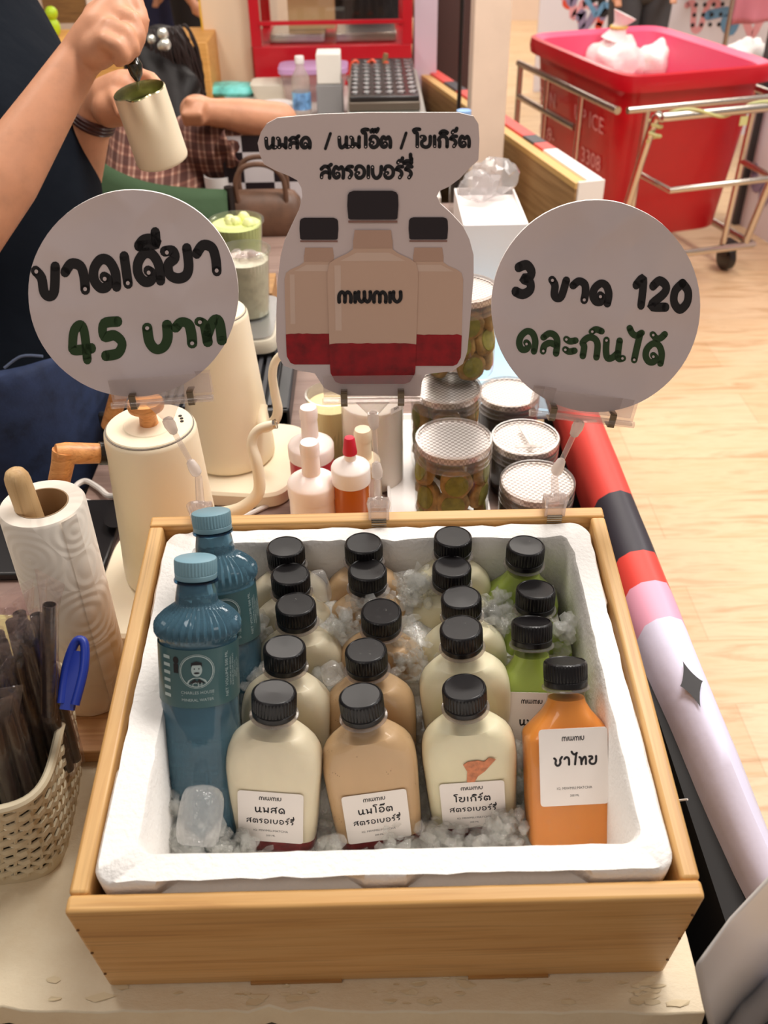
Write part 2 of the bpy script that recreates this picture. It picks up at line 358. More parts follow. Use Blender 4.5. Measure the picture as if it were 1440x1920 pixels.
# ---- the stall table: painted board in front, grey brown laminate behind, black front panel
tb = thing('stall_table', 'long stall table with chipped cream front board and grey brown laminate top', 'table', V((-.37, .7, 0)))
def L(x, y, z): return (x + .37, y - .7, z)
m_board, nt, b_, _o = nodes('chipped_cream_paint')
nt.links.new(ramp(nt, noi(nt, coord(nt), 26, 8, .7), [(.2, (196, 172, 134)), (.34, (226, 208, 176)), (.7, (233, 219, 190))]), b_.inputs['Base Color']); setin(b_, 'Roughness', .5)
bump(nt, b_, noi(nt, coord(nt, (1, 2, 1)), 18, 7, .7), .45, .004)
mb = MB()                                                # the front edge runs slightly askew and is chipped
N = 90; fr = [(-1.25 + 1.505 * i / N, .012 - .0285 * (1.25 - 1.25 + 1.505 * i / N) + rnd.uniform(-.0012, .0012) - .003 + (.006 * rnd.random() if rnd.random() < .12 else 0)) for i in range(N + 1)]
ring = [(x, y) for x, y in fr] + [(.257, .0), (.258, .03), (.258, .26), (-1.25, .26)]
mb.add([L(x, y, .75) for x, y in ring] + [L(x + (0 if i > N else rnd.uniform(-.001, .001)), y - (.002 if i <= N else 0), .725) for i, (x, y) in enumerate(ring)],
       [tuple(range(len(ring))), tuple(range(2 * len(ring) - 1, len(ring) - 1, -1))] + [(i, (i + 1) % len(ring), (i + 1) % len(ring) + len(ring), i + len(ring)) for i in range(len(ring))])
obj('front_board', mb, m_board, tb, bevel=.0015)
mb = MB()
for i in range(60):                                      # raised flakes and scuffs along the front edge
    x = rnd.choice([rnd.uniform(-.12, .07), rnd.uniform(.19, .25), rnd.uniform(-.3, .25)]); y = -.0005 - .0285 * (x + 1.25) + .012 + rnd.uniform(.004, .026)
    r = rnd.uniform(.003, .011); a0 = rnd.random() * 6
    mb.add([L(x + r * rnd.uniform(.5, 1.3) * cos(a0 + k), y + .35 * r * rnd.uniform(.5, 1.2) * sin(a0 + k), .7502 + rnd.uniform(0, .0009)) for k in range(6)], [tuple(range(6))])
obj('paint_flake', mb, mat('paint_flakes', (222, 204, 168), .6), tb, smooth=False)['kind'] = 'stuff'
M_lam = wood('grey_brown_laminate', (150, 124, 112), (132, 106, 96), (112, 88, 80), 'X', .5, .5)
obj('table_top', MB().box(L(-.0825, .905, .735), (.675, 1.29, .03)).box(L(-.045, 1.755, .735), (.60, .41, .03)).box(L(-.70, .44, .735), (.56, .36, .03)), M_lam, tb, bevel=.002)
m_mb, nt, b_, _o = nodes('dark_marbled_sheet')
nt.links.new(ramp(nt, noi(nt, coord(nt, (1, 1, 2)), 14, 8, .7, 1.5), [(.35, (14, 22, 20)), (.5, (28, 42, 38)), (.6, (90, 96, 92)), (.68, (22, 30, 28))]), b_.inputs['Base Color']); setin(b_, 'Roughness', .3)
obj('front_panel', MB().box(L(-.5, -.012, .36), (1.49, .012, .72)), m_mb, tb)
obj('side_panel', MB().box(L(.245, .75, .36), (.012, 1.46, .7)), mat('black_side', (24, 22, 22), .6), tb)

# ---- low partition wrapped in printed vinyl, right of the stall
pa = thing('low_partition', 'long low partition right of the crate wrapped in lavender, pink, red and black printed vinyl', 'partition', V((.34, .5, 0)))
def Lp(x, y, z): return (x - .34, y - .5, z)
M_lav = mat('lavender_vinyl', (224, 220, 244), .5, bmp=.25, bscale=30, bdist=.004)
M_vred = mat('red_vinyl', (226, 72, 62), .45); M_vpink = mat('pink_vinyl', (240, 170, 196), .45); M_vblk = mat('black_vinyl', (52, 48, 56), .45)
segs = [('wrap', -.42, .405, M_lav), ('wrap', .405, .47, M_vpink), ('wrap', .47, .53, M_vred), ('wrap', .53, .66, M_vblk), ('wrap', .66, 1.05, M_vred)]
def wrap_prof(x0):                                       # rounded top of the folded vinyl, top 0.77 high
    return [(.302, .70), (.303, .735), (.309, .757), (.322, .768), (.338, .772), (.354, .766), (.362, .752), (.364, .72), (.364, .02)]
for nm, y0, y1, m in segs:
    mb = MB(); R = []
    k = max(2, int((y1 - y0) / .03))
    for i in range(k + 1):
        y = y0 + (y1 - y0) * i / k
        R.append([Lp(x + .038 * max(0, (.45 - y) / .5) * max(0, 1 - (x - .302) / .05) + .0022 * noise.noise(V((x * 60, y * 9, z * 30))), y, z + (.0018 * noise.noise(V((x * 40, y * 12, 3))) if z > .7 else 0)) for x, z in [(a, b + (max(0, (.45 - y) / .5) * .03 if (b == .70 and a < .33) else 0)) for a, b in wrap_prof(0)]])
    mb.loft(R, None, False, False, closed=False); obj('vinyl_wrap', mb, m, pa, ang=60)
obj('core_board', MB().box(Lp(.331, .32, .36), (.05, 1.48, .72)), mat('black_core', (26, 24, 24), .7), pa)
obj('inner_ledge', MB().box(Lp(.281, .32, .56), (.042, 1.48, .02)), mat('black_ledge', (22, 21, 22), .6), pa)
mb = MB(); st = []                                       # black four-pointed star printed on the lavender vinyl
for i in range(32):
    a = 2 * pi * i / 32; cc_, ss_ = cos(a), sin(a)
    st.append((.019 * math.copysign(abs(cc_) ** 2.6, cc_), .034 * math.copysign(abs(ss_) ** 2.6, ss_)))
mb.add([Lp(.3330 + u * .62, .297 + v, .7742 + (u * .62) * .30) for u, v in st], [tuple(range(32))]); obj('printed_star', mb, M_ink, pa, smooth=False)
tag(obj('white_thread', MB().tube(spline([(.262, .17, .7515), (.275, .176, .74), (.287, .178, .735), (.299, .172, .745)], 6), .0011, 6), M_white), 'thin white cord crossing the dark gap right of the crate', 'cord')

# ---- frosted plastic sheet at the lower right corner
mb = MB(); R = []
e0, e1, e2 = pd(1309, 1806, .665), pd(1370, 1722, .675), pd(1475, 1610, .69)
for i in range(13):
    t = i / 12; hi = e0.lerp(e1, t * 2) if t < .5 else e1.lerp(e2, t * 2 - 1)
    R.append([hi + V((.05, -.012, -.17)), hi + V((.012, -.003, -.05)), hi + V((0, 0, -.008)), hi])
mb.loft(R, None, False, False, closed=False)
sh = obj('plastic_sheet', mb, clear('smudged_frosted_plastic', (240, 240, 240), 1.35, .3, .82, (240, 236, 232)), ang=80, solid=.002)
tag(sh, 'smudged white frosted plastic sheet at the table corner right of the crate', 'sheet')

# ================================================================ crate
cr_ = thing('wooden_crate', 'pale wooden crate holding the styrofoam box of drinks', 'crate', MC)
W2, D, H, wt = .23, .40, .149, .0145
obj('front_board', MB().box((0, wt / 2, H / 2), (2 * W2, wt, H)), M_crateX, cr_, bevel=.0035, bseg=3)
obj('back_board', MB().box((0, D - wt / 2, H / 2), (2 * W2, wt, H)), M_crateX, cr_, bevel=.0025, bseg=3)
for s in (-1, 1):
    obj('side_board', MB().box((s * (W2 - wt / 2), D / 2, H / 2), (wt, D - 2 * wt, H)), M_crateY, cr_, bevel=.003, bseg=3)
obj('bottom_board', MB().box((0, D / 2, .006), (2 * (W2 - wt), D - 2 * wt, .008)), M_crateX, cr_)
for x, wd in ((-.075, .075), (.10, .066)):
    obj('bottom_strip', MB().box((x, .0, .0015), (wd, .004, .005)), M_strip, cr_)
mb = MB()
for s in (-1, 1):
    for z in (.03, .075, .12): mb.lathe([(.0012, 0), (.0012, .001)], 10, at(s * .2265, .0001, z, 90, 0, 0))
obj('nail_hole', mb, mat('nail_dark', (110, 74, 40), .6), cr_)['kind'] = 'stuff'
obj('rear_foot', MB().box((0, .35, -.026), (.30, .03, .052)), M_strip, cr_)

# ---- styrofoam box (top ring is chipped at the back, notched at front and sides)
def rrect(x0, x1, y0, y1, r, z, n=26, c=6):
    pts = []
    def edge(a, b): 
        for i in range(n): pts.append((a[0] + (b[0] - a[0]) * i / n, a[1] + (b[1] - a[1]) * i / n, z))
    def arc(cx, cy_, a0):
        for i in range(c): a = a0 + pi / 2 * i / c; pts.append((cx + r * cos(a), cy_ + r * sin(a), z))
    edge((x0 + r, y0), (x1 - r, y0)); arc(x1 - r, y0 + r, -pi / 2)
    edge((x1, y0 + r), (x1, y1 - r)); arc(x1 - r, y1 - r, 0)
    edge((x1 - r, y1), (x0 + r, y1)); arc(x0 + r, y1 - r, pi / 2)
    edge((x0, y1 - r), (x0, y0 + r)); arc(x0 + r, y0 + r, pi)
    return pts
X0, X1, Y0, Y1 = -.2125, .2125, .017, .3838; ZF = .154
IX0, IX1, IY0, IY1 = -.1815, .190, .041, .3615
def ztop(y): return ZF + .003 - .013 * (y / .38)             # the box sits a little lower at the back
def top(pts, dz=0, notch=False, jit=0):
    o = []
    for x, y, z in pts:
        q = V((x, y, ztop(y) + dz))
        if notch:
            if y < Y0 + .002 and (-.155 < x < -.03 or .03 < x < .145): q.y += .0105
            if x > X1 - .002 and .16 < y < .265: q.x -= .006
            if x < X0 + .002 and .12 < y < .265: q.x += .006
        if jit: q += V((noise.noise(V((x * 70, y * 70, 1))), noise.noise(V((x * 70, y * 70, 5))), noise.noise(V((x * 60, y * 60, 9))))) * jit * (2.2 if y > .33 else .8)
        o.append(tuple(q))
    return o
outer = rrect(X0, X1, Y0, Y1, .016, 0)
rings = [[(x * .985, .2 + (y - .2) * .985, .012) for x, y, z in outer], top(outer, -.019), top(outer, -.0185, True), top(rrect(X0, X1, Y0, Y1, .016, 0), -.004, True, .0012),
         top([(x * .988, .199 + (y - .199) * .986, z) for x, y, z in outer], .0, True, .0016)]
inn = rrect(IX0, IX1, IY0, IY1, .012, 0)
rings += [top([(x * 1.012, .196 + (y - .196) * 1.012, z) for x, y, z in inn], .0, False, .0016), top(inn, -.004, False, .0008),
          [(x * (.99 if x > 0 else .965), .196 + (y - .196) * .96, .018) for x, y, z in inn]]
# notch test uses the outline itself
fo = obj('styrofoam_box', MB().loft(rings), M_foam, ang=50); fo.matrix_world = MC
tag(fo, 'open white styrofoam ice box with chipped rim inside the wooden crate', 'box')

# ---- ice
m_ice = clear('clear_ice', (253, 253, 252), 1.42, .03, .20, (255, 255, 252), .5, 320)
m_bed = mat('ice_bed', (232, 229, 222), .22, var=.12, vscale=60, bmp=.9, bscale=90, bdist=.006, sss=.2, coat=.4)
def icez(x, y):
    t = (y - IY0) / (IY1 - IY0); t = min(max(t, 0), 1)
    s_ = min(1, max(0, (t - .08) / .68)); z = .024 + .090 * s_ * s_ * (3 - 2 * s_) + .012 * noise.noise(V((x * 22, y * 22, 2)))
    if x < -.115: z += .026 * max(0, 1 - t * 3) - .012 * t
    if x > .1 and t > .3: z -= .01
    if .03 < x < .07 and t < .6: z -= .014
    return z
mb = MB(); nx, ny = 64, 54; vs = []; fs = []
for j in range(ny + 1):
    for i in range(nx + 1):
        x = -.172 + .35 * i / nx; y = .048 + .295 * j / ny
        vs.append((x, y, icez(x, y) - .012 + .004 * noise.noise(V((x * 140, y * 140, 0)))))
for j in range(ny):
    for i in range(nx): a = j * (nx + 1) + i; fs.append((a, a + 1, a + nx + 2, a + nx + 1))
mb.add(vs, fs)
bed = obj('crushed_ice_bed', mb, m_bed, ang=30); bed.matrix_world = MC; tag(bed, 'crushed ice filling the styrofoam box under the shards', 'ice', kind='stuff')
def shard(mb, c, r, M=None, jag=.45):
    bm = bmesh.new(); bmesh.ops.create_icosphere(bm, subdivisions=1, radius=1)
    sx, sy, sz = rnd.uniform(.6, 1.3), rnd.uniform(.6, 1.3), rnd.uniform(.5, 1.0); q = Quaternion((rnd.gauss(0, 1), rnd.gauss(0, 1), rnd.gauss(0, 1), rnd.gauss(0, 1))).normalized()
    vs = []
    for v in bm.verts:
        k = r * rnd.uniform(1 - jag, 1 + jag * .5); p = q @ V((v.co.x * sx * k, v.co.y * sy * k, v.co.z * sz * k)); vs.append(V(c) + p)
    bm.verts.index_update(); fs = [tuple(v.index for v in f.verts) for f in bm.faces]; bm.free(); mb.add(vs, fs, M)
# ================================================================ bottles in the ice
CAPPROF = [(.0184, .1215), (.0186, .1225), (.0186, .1262), (.0179, .1266), (.0179, .1272), (.0187, .1278), (.0188, .139), (.0183, .1412), (.0172, .1424), (.0166, .1426), (.0160, .1420), (.0001, .1417)]
HS = 1.14; ZU = .119 * HS - .119                          # taller body, same neck and cap
def round_prof(g=0, zmax=.2):
    p = [(0, .0285, .0165, 4), (.002, .0315, .0192, 4.2), (.006, .0330, .0204, 4.5), (.03, .0342, .0210, 4.5), (.06, .0352, .0212, 4.5), (.076, .0358, .0212, 4), (.084, .0354, .0211, 3.4), (.091, .0340, .0207, 2.9), (.097, .0312, .0201, 2.6),
         (.102, .0276, .0194, 2.4), (.106, .0238, .0185, 2.2), (.1095, .0200, .0173, 2.1), (.112, .0172, .0163, 2), (.115, .0161, .0161, 2), (.119, .0161, .0161, 2)]
    return [(z * HS + (g if i == 0 else 0), a * (1 + .16 * min(1, max(0, (a - .0163) / .014))) - g, b - g, e) for i, (z, a, b, e) in enumerate(p) if z <= zmax]
def square_prof(g=0, zmax=.2):
    p = [(0, .0290, .0170, 5), (.002, .0322, .0205, 5), (.006, .0334, .0216, 5.5), (.05, .0338, .0218, 5.5), (.083, .0338, .0218, 5.5), (.0865, .0328, .0214, 5), (.094, .0268, .0194, 3.6), (.102, .0206, .0175, 2.6), (.1085, .0170, .0164, 2.1), (.112, .0162, .0162, 2), (.119, .0162, .0162, 2)]
    return [(z * HS + (g if i == 0 else 0), a * (1 + .115 * min(1, max(0, (a - .0163) / .014))) - g, b - g, e) for i, (z, a, b, e) in enumerate(p) if z <= zmax]
M_shell = clear('clear_bottle', (252, 250, 246), 1.42, .05)
M_ring = clear('clear_neck_ring', (226, 218, 212), 1.6, .08, .15)
def liquid(name, col, speck=None, coat=.0):
    m, nt, b, out = nodes(name); setin(b, 'Roughness', .4); setin(b, 'Subsurface Weight', .2); setin(b, 'Subsurface Radius', (.01, .008, .006)); setin(b, 'Subsurface Scale', .5)
    base = ramp(nt, noi(nt, coord(nt, (1, 1, .6)), 34, 3, .5), [(.35, tuple(v * .97 for v in col)), (.65, col)])
    if speck:
        vo = nt.nodes.new('ShaderNodeTexVoronoi'); vo.inputs['Scale'].default_value = 480; nt.links.new(coord(nt), vo.inputs['Vector'])
        r = ramp(nt, vo.outputs['Distance'], [(.16, speck), (.2, (255, 255, 255))]); r2 = ramp(nt, noi(nt, coord(nt), 60, 2), [(.62, (255, 255, 255)), (.64, (0, 0, 0))])
        sep = nt.nodes.new('ShaderNodeMix'); sep.data_type = 'RGBA'; sep.blend_type = 'LIGHTEN'; sep.inputs[0].default_value = 1; nt.links.new(r, sep.inputs[6]); nt.links.new(r2, sep.inputs[7])
        mx = nt.nodes.new('ShaderNodeMix'); mx.data_type = 'RGBA'; mx.blend_type = 'MULTIPLY'; mx.inputs[0].default_value = 1; nt.links.new(base, mx.inputs[6]); nt.links.new(sep.outputs[2], mx.inputs[7]); nt.links.new(mx.outputs[2], b.inputs['Base Color'])
    else: nt.links.new(base, b.inputs['Base Color'])
    return m
LQ = {'milk': liquid('fresh_milk', (247, 237, 212)), 'oat': liquid('oat_milk', (214, 180, 140), (120, 80, 50)), 'yogurt': liquid('yogurt', (244, 238, 208)), 'matcha': liquid('matcha_milk', (164, 188, 84)), 'tea': liquid('thai_tea', (234, 148, 62))}
M_straw = mat('strawberry_puree', (120, 34, 40), .35, var=.25, vscale=120, coat=.3)
M_smear = mat('strawberry_smear', (206, 128, 88), .5, var=.15, vscale=200)
LABELS = {'milk': ['นมสด', 'สตรอเบอร์รี่'], 'oat': ['นมโอ๊ต', 'สตรอเบอร์รี่'], 'yogurt': ['โยเกิร์ต', 'สตรอเบอร์รี่'], 'matcha': ['มทชา'], 'tea': ['ชาไทย']}
LABELS['matcha'] = ['นมสด']
def label_on(root, kind, zc, b, wd, ht, x0=0):
    f = lambda x, y, l: (x + x0, -b - .0004 - l, zc + y)
    mb = MB(); r = .003; o = []
    for cx, cz, a0 in ((wd / 2 - r, ht / 2 - r, 0), (-wd / 2 + r, ht / 2 - r, 90), (-wd / 2 + r, -ht / 2 + r, 180), (wd / 2 - r, -ht / 2 + r, 270)):
        for k in range(5): a = radians(a0 + 22.5 * k); o.append((cx + r * cos(a), cz + r * sin(a)))
    mb.prism(o, .0003, Matrix.Translation((x0, -b - .0004, zc)))
    lab = obj('label', mb, M_paper, root, smooth=False)
    tx = MB(); q, d, wl = lettering('miwmiu', .0040, .0007, 3); strokes_mesh(tx, [[(x - wl / 2, y + ht * .34) for x, y in p] for p in q], .00075, f, .0001)
    names = LABELS[kind]
    if len(names) == 2:
        for nm, s, yy in ((names[0], .0061, ht * .09), (names[1], .0049, -ht * .125)):
            q, d, wl = lettering(nm, s, .001, 3, .14); strokes_mesh(tx, [[(x - wl / 2, y + yy) for x, y in p] for p in q], s * .21, f, .0001)
    else:
        s = .0078 if kind == 'tea' else .006; q, d, wl = lettering(names[0], s, .001, 4, .14); strokes_mesh(tx, [[(x - wl / 2 + .002, y + ht * .02) for x, y in p] for p in q], s * .25, f, .0001)
    put_latin(tx, 'IG: MIWMIU.MATCHA', .0031, 0, -ht * .29, f, .0001); put_latin(tx, '200 ML', .0026, 0, -ht * .385, f, .0001)
    obj('lettering', tx, M_ink, lab, smooth=False)
def make_bottle(kind, label, group, M, puree=True, smear=False):
    t = thing('drink_bottle', label, 'bottle', M, group)
    prof = square_prof if kind in ('matcha', 'tea') else round_prof
    obj('bottle_shell', MB().sup(prof(0), 56, cap1=False), M_shell, t, ang=60)
    top = .112 if kind in ('tea', 'matcha') else .1065
    obj('drink', MB().sup(prof(.0007, top), 56), LQ[kind], t, ang=60)
    if puree: obj('strawberry_puree', MB().sup([(z, a + .0002, b + .0002, e) for z, a, b, e in prof(.0006, .0105)] + [(.0145, .0386, .0203, 4.5), (.0150, .035, .018, 4)], 56), M_straw, t, ang=60)
    obj('neck_ring', MB().lathe([(.0163, .1185), (.0203, .119), (.0206, .1198), (.0203, .1206), (.0163, .1210)], 48, Matrix.Translation((0, 0, ZU))), M_ring, t)
    obj('cap', MB().lathe(CAPPROF, 160, Matrix.Translation((0, 0, ZU)), True, True, 0, .0006, (.1277, .1391)), M_cap, t, ang=30)
    if smear:
        mb = MB(); o = [(-.004, .036), (.002, .034), (.006, .042), (.012, .047), (.018, .055), (.022, .060), (.016, .062), (.012, .058), (.006, .060), (-.002, .059), (-.006, .056), (-.003, .048)]
        mb.prism([(x, z + .020) for x, z in o], .0004, Matrix.Translation((0, -.0216, 0))); obj('strawberry_smear', mb, M_smear, t, smooth=False)
    if kind == 'tea': label_on(t, kind, .074, .0222, .058, .066, .0)
    elif kind == 'matcha': label_on(t, kind, .066, .0222, .060, .066, .0)
    else: label_on(t, kind, .044, .0214, .056, .055)
    return t
def bottle_m(px, py, w, lean, rz=0, z=None, ry=0):
    """cap centre seen at px, py with width w -> pose in the tilted crate"""
    if z is None: p = MC.inverted() @ pd(px, py, .0374 * FPX / w)
    else: p = pc(px, py, z)
    R = rotm(-lean, ry, rz); return MC @ (Matrix.Translation(p) @ R @ Matrix.Translation((0, 0, -.134 - ZU)))
GA, GB, GC, GD = 'milk drinks in the left column', 'oat drinks in the second column', 'yogurt drinks in the third column', 'green drinks in the right column'
ROW = {
 'milk': [((514, 1312, 86), 20, -5, .167, 'frontmost cream coloured milk bottle with a white label beside the blue water bottle'), ((534, 1226, 81), 17, -5, .156, 'second cream milk bottle from the front, left column of drinks'),
          ((555, 1145, 77), 13, 3, .150, 'third cream milk bottle from the front, left column, wet drops on its cap'), ((545, 1088, 74), 12, 0, .146, 'fourth cream milk bottle from the front in the left column'), ((536, 1037, 70), 12, 0, .147, 'rearmost cream milk bottle, left column by the back foam wall')],
 'oat': [((678, 1318, 84.5), 19, 5, .156, 'frontmost tan oat drink bottle with a white label, second column'), ((687, 1232, 80), 15, 2, .150, 'second tan oat drink bottle from the front, directly behind the labelled one'),
         ((715, 1158, 77), 8, -4, .146, 'third oat drink bottle from the front, its shiny wet cap tilted back'), ((689, 1080, 72), 12, 0, .145, 'fourth oat drink bottle from the front, two drops on its cap'), ((682, 1030, 69.5), 11, 0, .147, 'rearmost oat drink bottle in the second column, half hidden')],
 'yogurt': [((871, 1302, 84), 16, 0, .157, 'frontmost pale yogurt bottle with orange red strawberry smear above its label'), ((865, 1190, 82), 14, 2, .168, 'second pale yogurt bottle from the front, standing highest in the third column'),
            ((865, 1132, 76), 14, 0, .150, 'third pale yogurt bottle from the front, third column'), ((847, 1074, 73), 12, 0, .146, 'fourth pale yogurt bottle from the front in the third column'), ((849, 1018, 71), 11, 0, .150, 'rearmost pale yogurt bottle by the back foam wall')],
 'matcha': [((997, 1181, 78), 34, -6, .140, 'front green drink bottle with a white label, leaning behind the orange one'), ((1004, 1118, 73), 19, 0, .138, 'middle green drink bottle of the right column'), ((985, 1035, 71), 13, -5, .146, 'rear green drink bottle in the back right corner of the foam box')]}
BOT = []
for kind, grp in (('milk', GA), ('oat', GB), ('yogurt', GC), ('matcha', GD)):
    proto = None
    for (a, lean, rz, z, lab) in ROW[kind]:
        ry = {514: 2, 678: -3.5, 871: -5, 865: -4, 687: -2, 997: -4}.get(a[0], 0)
        M = bottle_m(a[0], a[1], a[2], lean, rz, z, ry)
        if proto is None: proto = make_bottle(kind, lab, grp, M, kind != 'matcha'); o = proto
        elif kind == 'yogurt' and 'second' in lab: proto2 = make_bottle(kind, lab, grp, M, True); o = proto2
        else: o = dup(proto2 if kind == 'yogurt' else proto, M, lab, grp)
        BOT.append(o)
BOT[10].name = 'drink_bottle'
for ch in [c for c in BOT[10].children]: pass
sm_ = MB(); o = [(-.004, .036), (.002, .034), (.006, .042), (.012, .047), (.018, .055), (.022, .060), (.016, .062), (.012, .058), (.006, .060), (-.002, .059), (-.006, .056), (-.003, .048)]
sm_.prism([(x * 1.0, z + .036) for x, z in o], .0004, Matrix.Translation((0, -.0217, 0))); obj('strawberry_smear', sm_, M_smear, BOT[10], smooth=False)
tea = make_bottle('tea', 'orange drink bottle with a white label in the front right corner', None, bottle_m(1060, 1257, 83, 41, 2, .157, .4), False); BOT.append(tea)
# water drops on some of the caps
M_drop = clear('water_drop', (255, 255, 255), 1.25, .02)
mb = MB()
for i in (2, 7, 8, 6, 11, 17):
    for k in range(rnd.randint(2, 6)):
        a = rnd.random() * 6.3; r = rnd.uniform(.002, .013); q = rnd.uniform(.0008, .0024)
        mb.ball((r * cos(a), r * sin(a), .1421 + ZU), (q, q, q * .5), BOT[i].matrix_world, 10, 6)
for k in range(16):
    q = rnd.uniform(.0006, .0022); mb.ball((rnd.uniform(-.029, .03), -.0218, rnd.uniform(.004, .1) if k % 2 else rnd.uniform(.004, .028)), (q, q * .5, q * 1.2), tea.matrix_world, 10, 6)
tag(obj('water_drops', mb, M_drop), 'water drops beading on the wet caps and the orange bottle', 'water drops', kind='stuff')

# ---- two blue water bottles
m_blue = clear('blue_tinted_plastic', (118, 168, 196), 1.5, .05)
m_wat, nt, b_, _o = nodes('blue_water_bottle_body'); setin(b_, 'Base Color', lin((112, 160, 184))); setin(b_, 'Roughness', .08); setin(b_, 'Transmission Weight', .7); setin(b_, 'IOR', 1.3); setin(b_, 'Coat Weight', .3)
bump(nt, b_, noi(nt, coord(nt, (1, 1, .12)), 120, 2), .12, .002)
m_bcap = mat('grey_blue_cap', (126, 164, 178), .4)
m_wlab = mat('blue_green_label', (66, 98, 100), .4, coat=.2); m_sil = mat('silver_print', (176, 192, 190), .4, metal=.0); m_dim = mat('dim_print', (118, 140, 140), .5)
def make_water(label, M):
    t = thing('water_bottle', label, 'bottle', M, 'blue mineral water bottles in the ice')
    R = .0335; rings = []; up = lambda z: z if z < .171 else (.188 + (z - .171) * .048 / .065 if z <= .236 else z)
    for z, r, am in [(0, .028, 0), (.003, .032, 0), (.012, R, 0), (.05, R, .0002), (.10, R, .0002), (.114, R - .0004, 0), (.118, R - .0008, 0), (.171, R - .0008, 0), (.174, R - .0004, 0), (.1765, R + .0012, .0004), (.180, R + .0020, .0009), (.186, R + .0020, .0011), (.191, R + .0010, .0013), (.196, R - .0022, .0014), (.201, .0272, .0014), (.206, .0222, .0011), (.210, .0186, .0005), (.213, .0176, .0001), (.216, .0178, 0), (.222, .0172, 0), (.228, .0164, 0), (.236, .0154, 0)]:
        n = 144; ring = []; z0 = z; z = up(z)
        for j in range(n):
            a = 2 * pi * j / n + (z0 - .19) * 4 * (1 if z0 > .19 else 0); q = r + am * sin(36 * 2 * pi * j / n); ring.append((q * cos(a), q * sin(a), z))
        rings.append(ring)
    obj('bottle_body', MB().loft(rings), m_wat, t, ang=50)
    obj('neck_ring', MB().lathe([(.0155, .2355), (.0182, .236), (.0184, .2372), (.0182, .238), (.015, .2384)], 40), m_blue, t)
    obj('cap', MB().lathe([(.0172, .2386), (.0174, .2392), (.0174, .2425), (.0170, .243), (.0176, .2436), (.0177, .2535), (.0172, .2552), (.016, .2558), (.0001, .2556)], 160, None, True, True, 0, .0005, (.2435, .2536)), m_bcap, t, ang=30)
    RL = R + .0002; f0 = lambda x, y, l: ((RL + l) * sin(x / RL), -(RL + l) * cos(x / RL), .1365 + y)
    mb = MB(); n = 64; mb.loft([[f0(RL * (-2.3 + 4.6 * j / n), y, 0) for j in range(n + 1)] for y in (0, .05)], None, False, False, closed=False)
    lab = obj('label', mb, m_wlab, t, ang=60)
    tx = MB()                                             # emblem: ring, bust with moustache, initials, lines of print
    for r0, r1 in ((.0128, .0136), (.0142, .0146)):
        k = 40; tx.add([f0(r * cos(2 * pi * j / k) + .001, .032 + r * sin(2 * pi * j / k), .0003) for r in (r0, r1) for j in range(k)], [(j, (j + 1) % k, (j + 1) % k + k, j + k) for j in range(k)])
    disc(tx, .001, .0335, .0044, f0, .0003, 20, 0, .0058); poly(tx, [(-.0075, .0215), (-.006, .0245), (-.002, .0268), (.004, .0268), (.008, .0245), (.0095, .0215)], f0, .0003)
    put_latin(tx, 'CH', .006, .001, .0185, f0, .0005); put_latin(tx, 'CHARLES HOUSE', .0036, .001, .0125, f0, .0003); put_latin(tx, 'MINERAL WATER', .0034, .001, .0062, f0, .0003)
    poly(tx, [(-.012, .0108), (.014, .0108), (.014, .0111), (-.012, .0111)], f0, .0003)
    put_latin(tx, 'NET VOLUME 500 ML', .0042, .0285, .0255, f0, .0003, 0, pi / 2)
    for k in range(5): put_latin(tx, ['NATURAL MINERAL', 'WATER FROM SPRING', 'KEEP COOL', 'DRINK 500 ML', 'MINERAL'][k], .0028, .0325 + .0032 * k, .027, f0, .0003, 0, pi / 2)
    for k in range(6): poly(tx, [(-.030, .008 + .0066 * k), (-.0225, .008 + .0066 * k), (-.0225, .0108 + .0066 * k), (-.030, .0108 + .0066 * k)], f0, .0003)
    obj('silver_lettering', tx, m_sil, lab, smooth=False)
    dk = MB(); poly(dk, [(-.0034, .036), (-.0032, .0396), (.001, .0410), (.0052, .0396), (.0054, .036), (.0042, .0376), (-.0022, .0376)], f0, .0006)
    disc(dk, .001, .0308, .0024, f0, .0006, 12, 0, .0008); disc(dk, -.0008, .0345, .0006, f0, .0006, 8); disc(dk, .0028, .0345, .0006, f0, .0006, 8)
    poly(dk, [(-.0055, .0218), (-.0008, .0258), (.001, .0235), (.0028, .0258), (.0075, .0218)], f0, .0006)
    disc(dk, -.0165, .041, .0026, f0, .0003, 14, 0, .0032); poly(dk, [(-.0187, .030), (-.0143, .030), (-.0143, .038), (-.0187, .038)], f0, .0003)
    obj('dark_print', dk, M_ink, lab, smooth=False)
    return t
def water_m(px, py, dep, lean, rz=0, ry=0):
    p = MC.inverted() @ pd(px, py, dep); return MC @ (Matrix.Translation(p) @ rotm(-lean, ry, rz) @ Matrix.Translation((0, 0, -.2475)))
wm1 = water_m(367, 1063, .771, 33, 4, 4.5)
wb = make_water('blue mineral water bottle in front, its portrait label facing out', wm1)
dup(wb, water_m(397, 975, .84, 30, 12, 4), 'blue mineral water bottle behind the other one, nearest the back left corner')

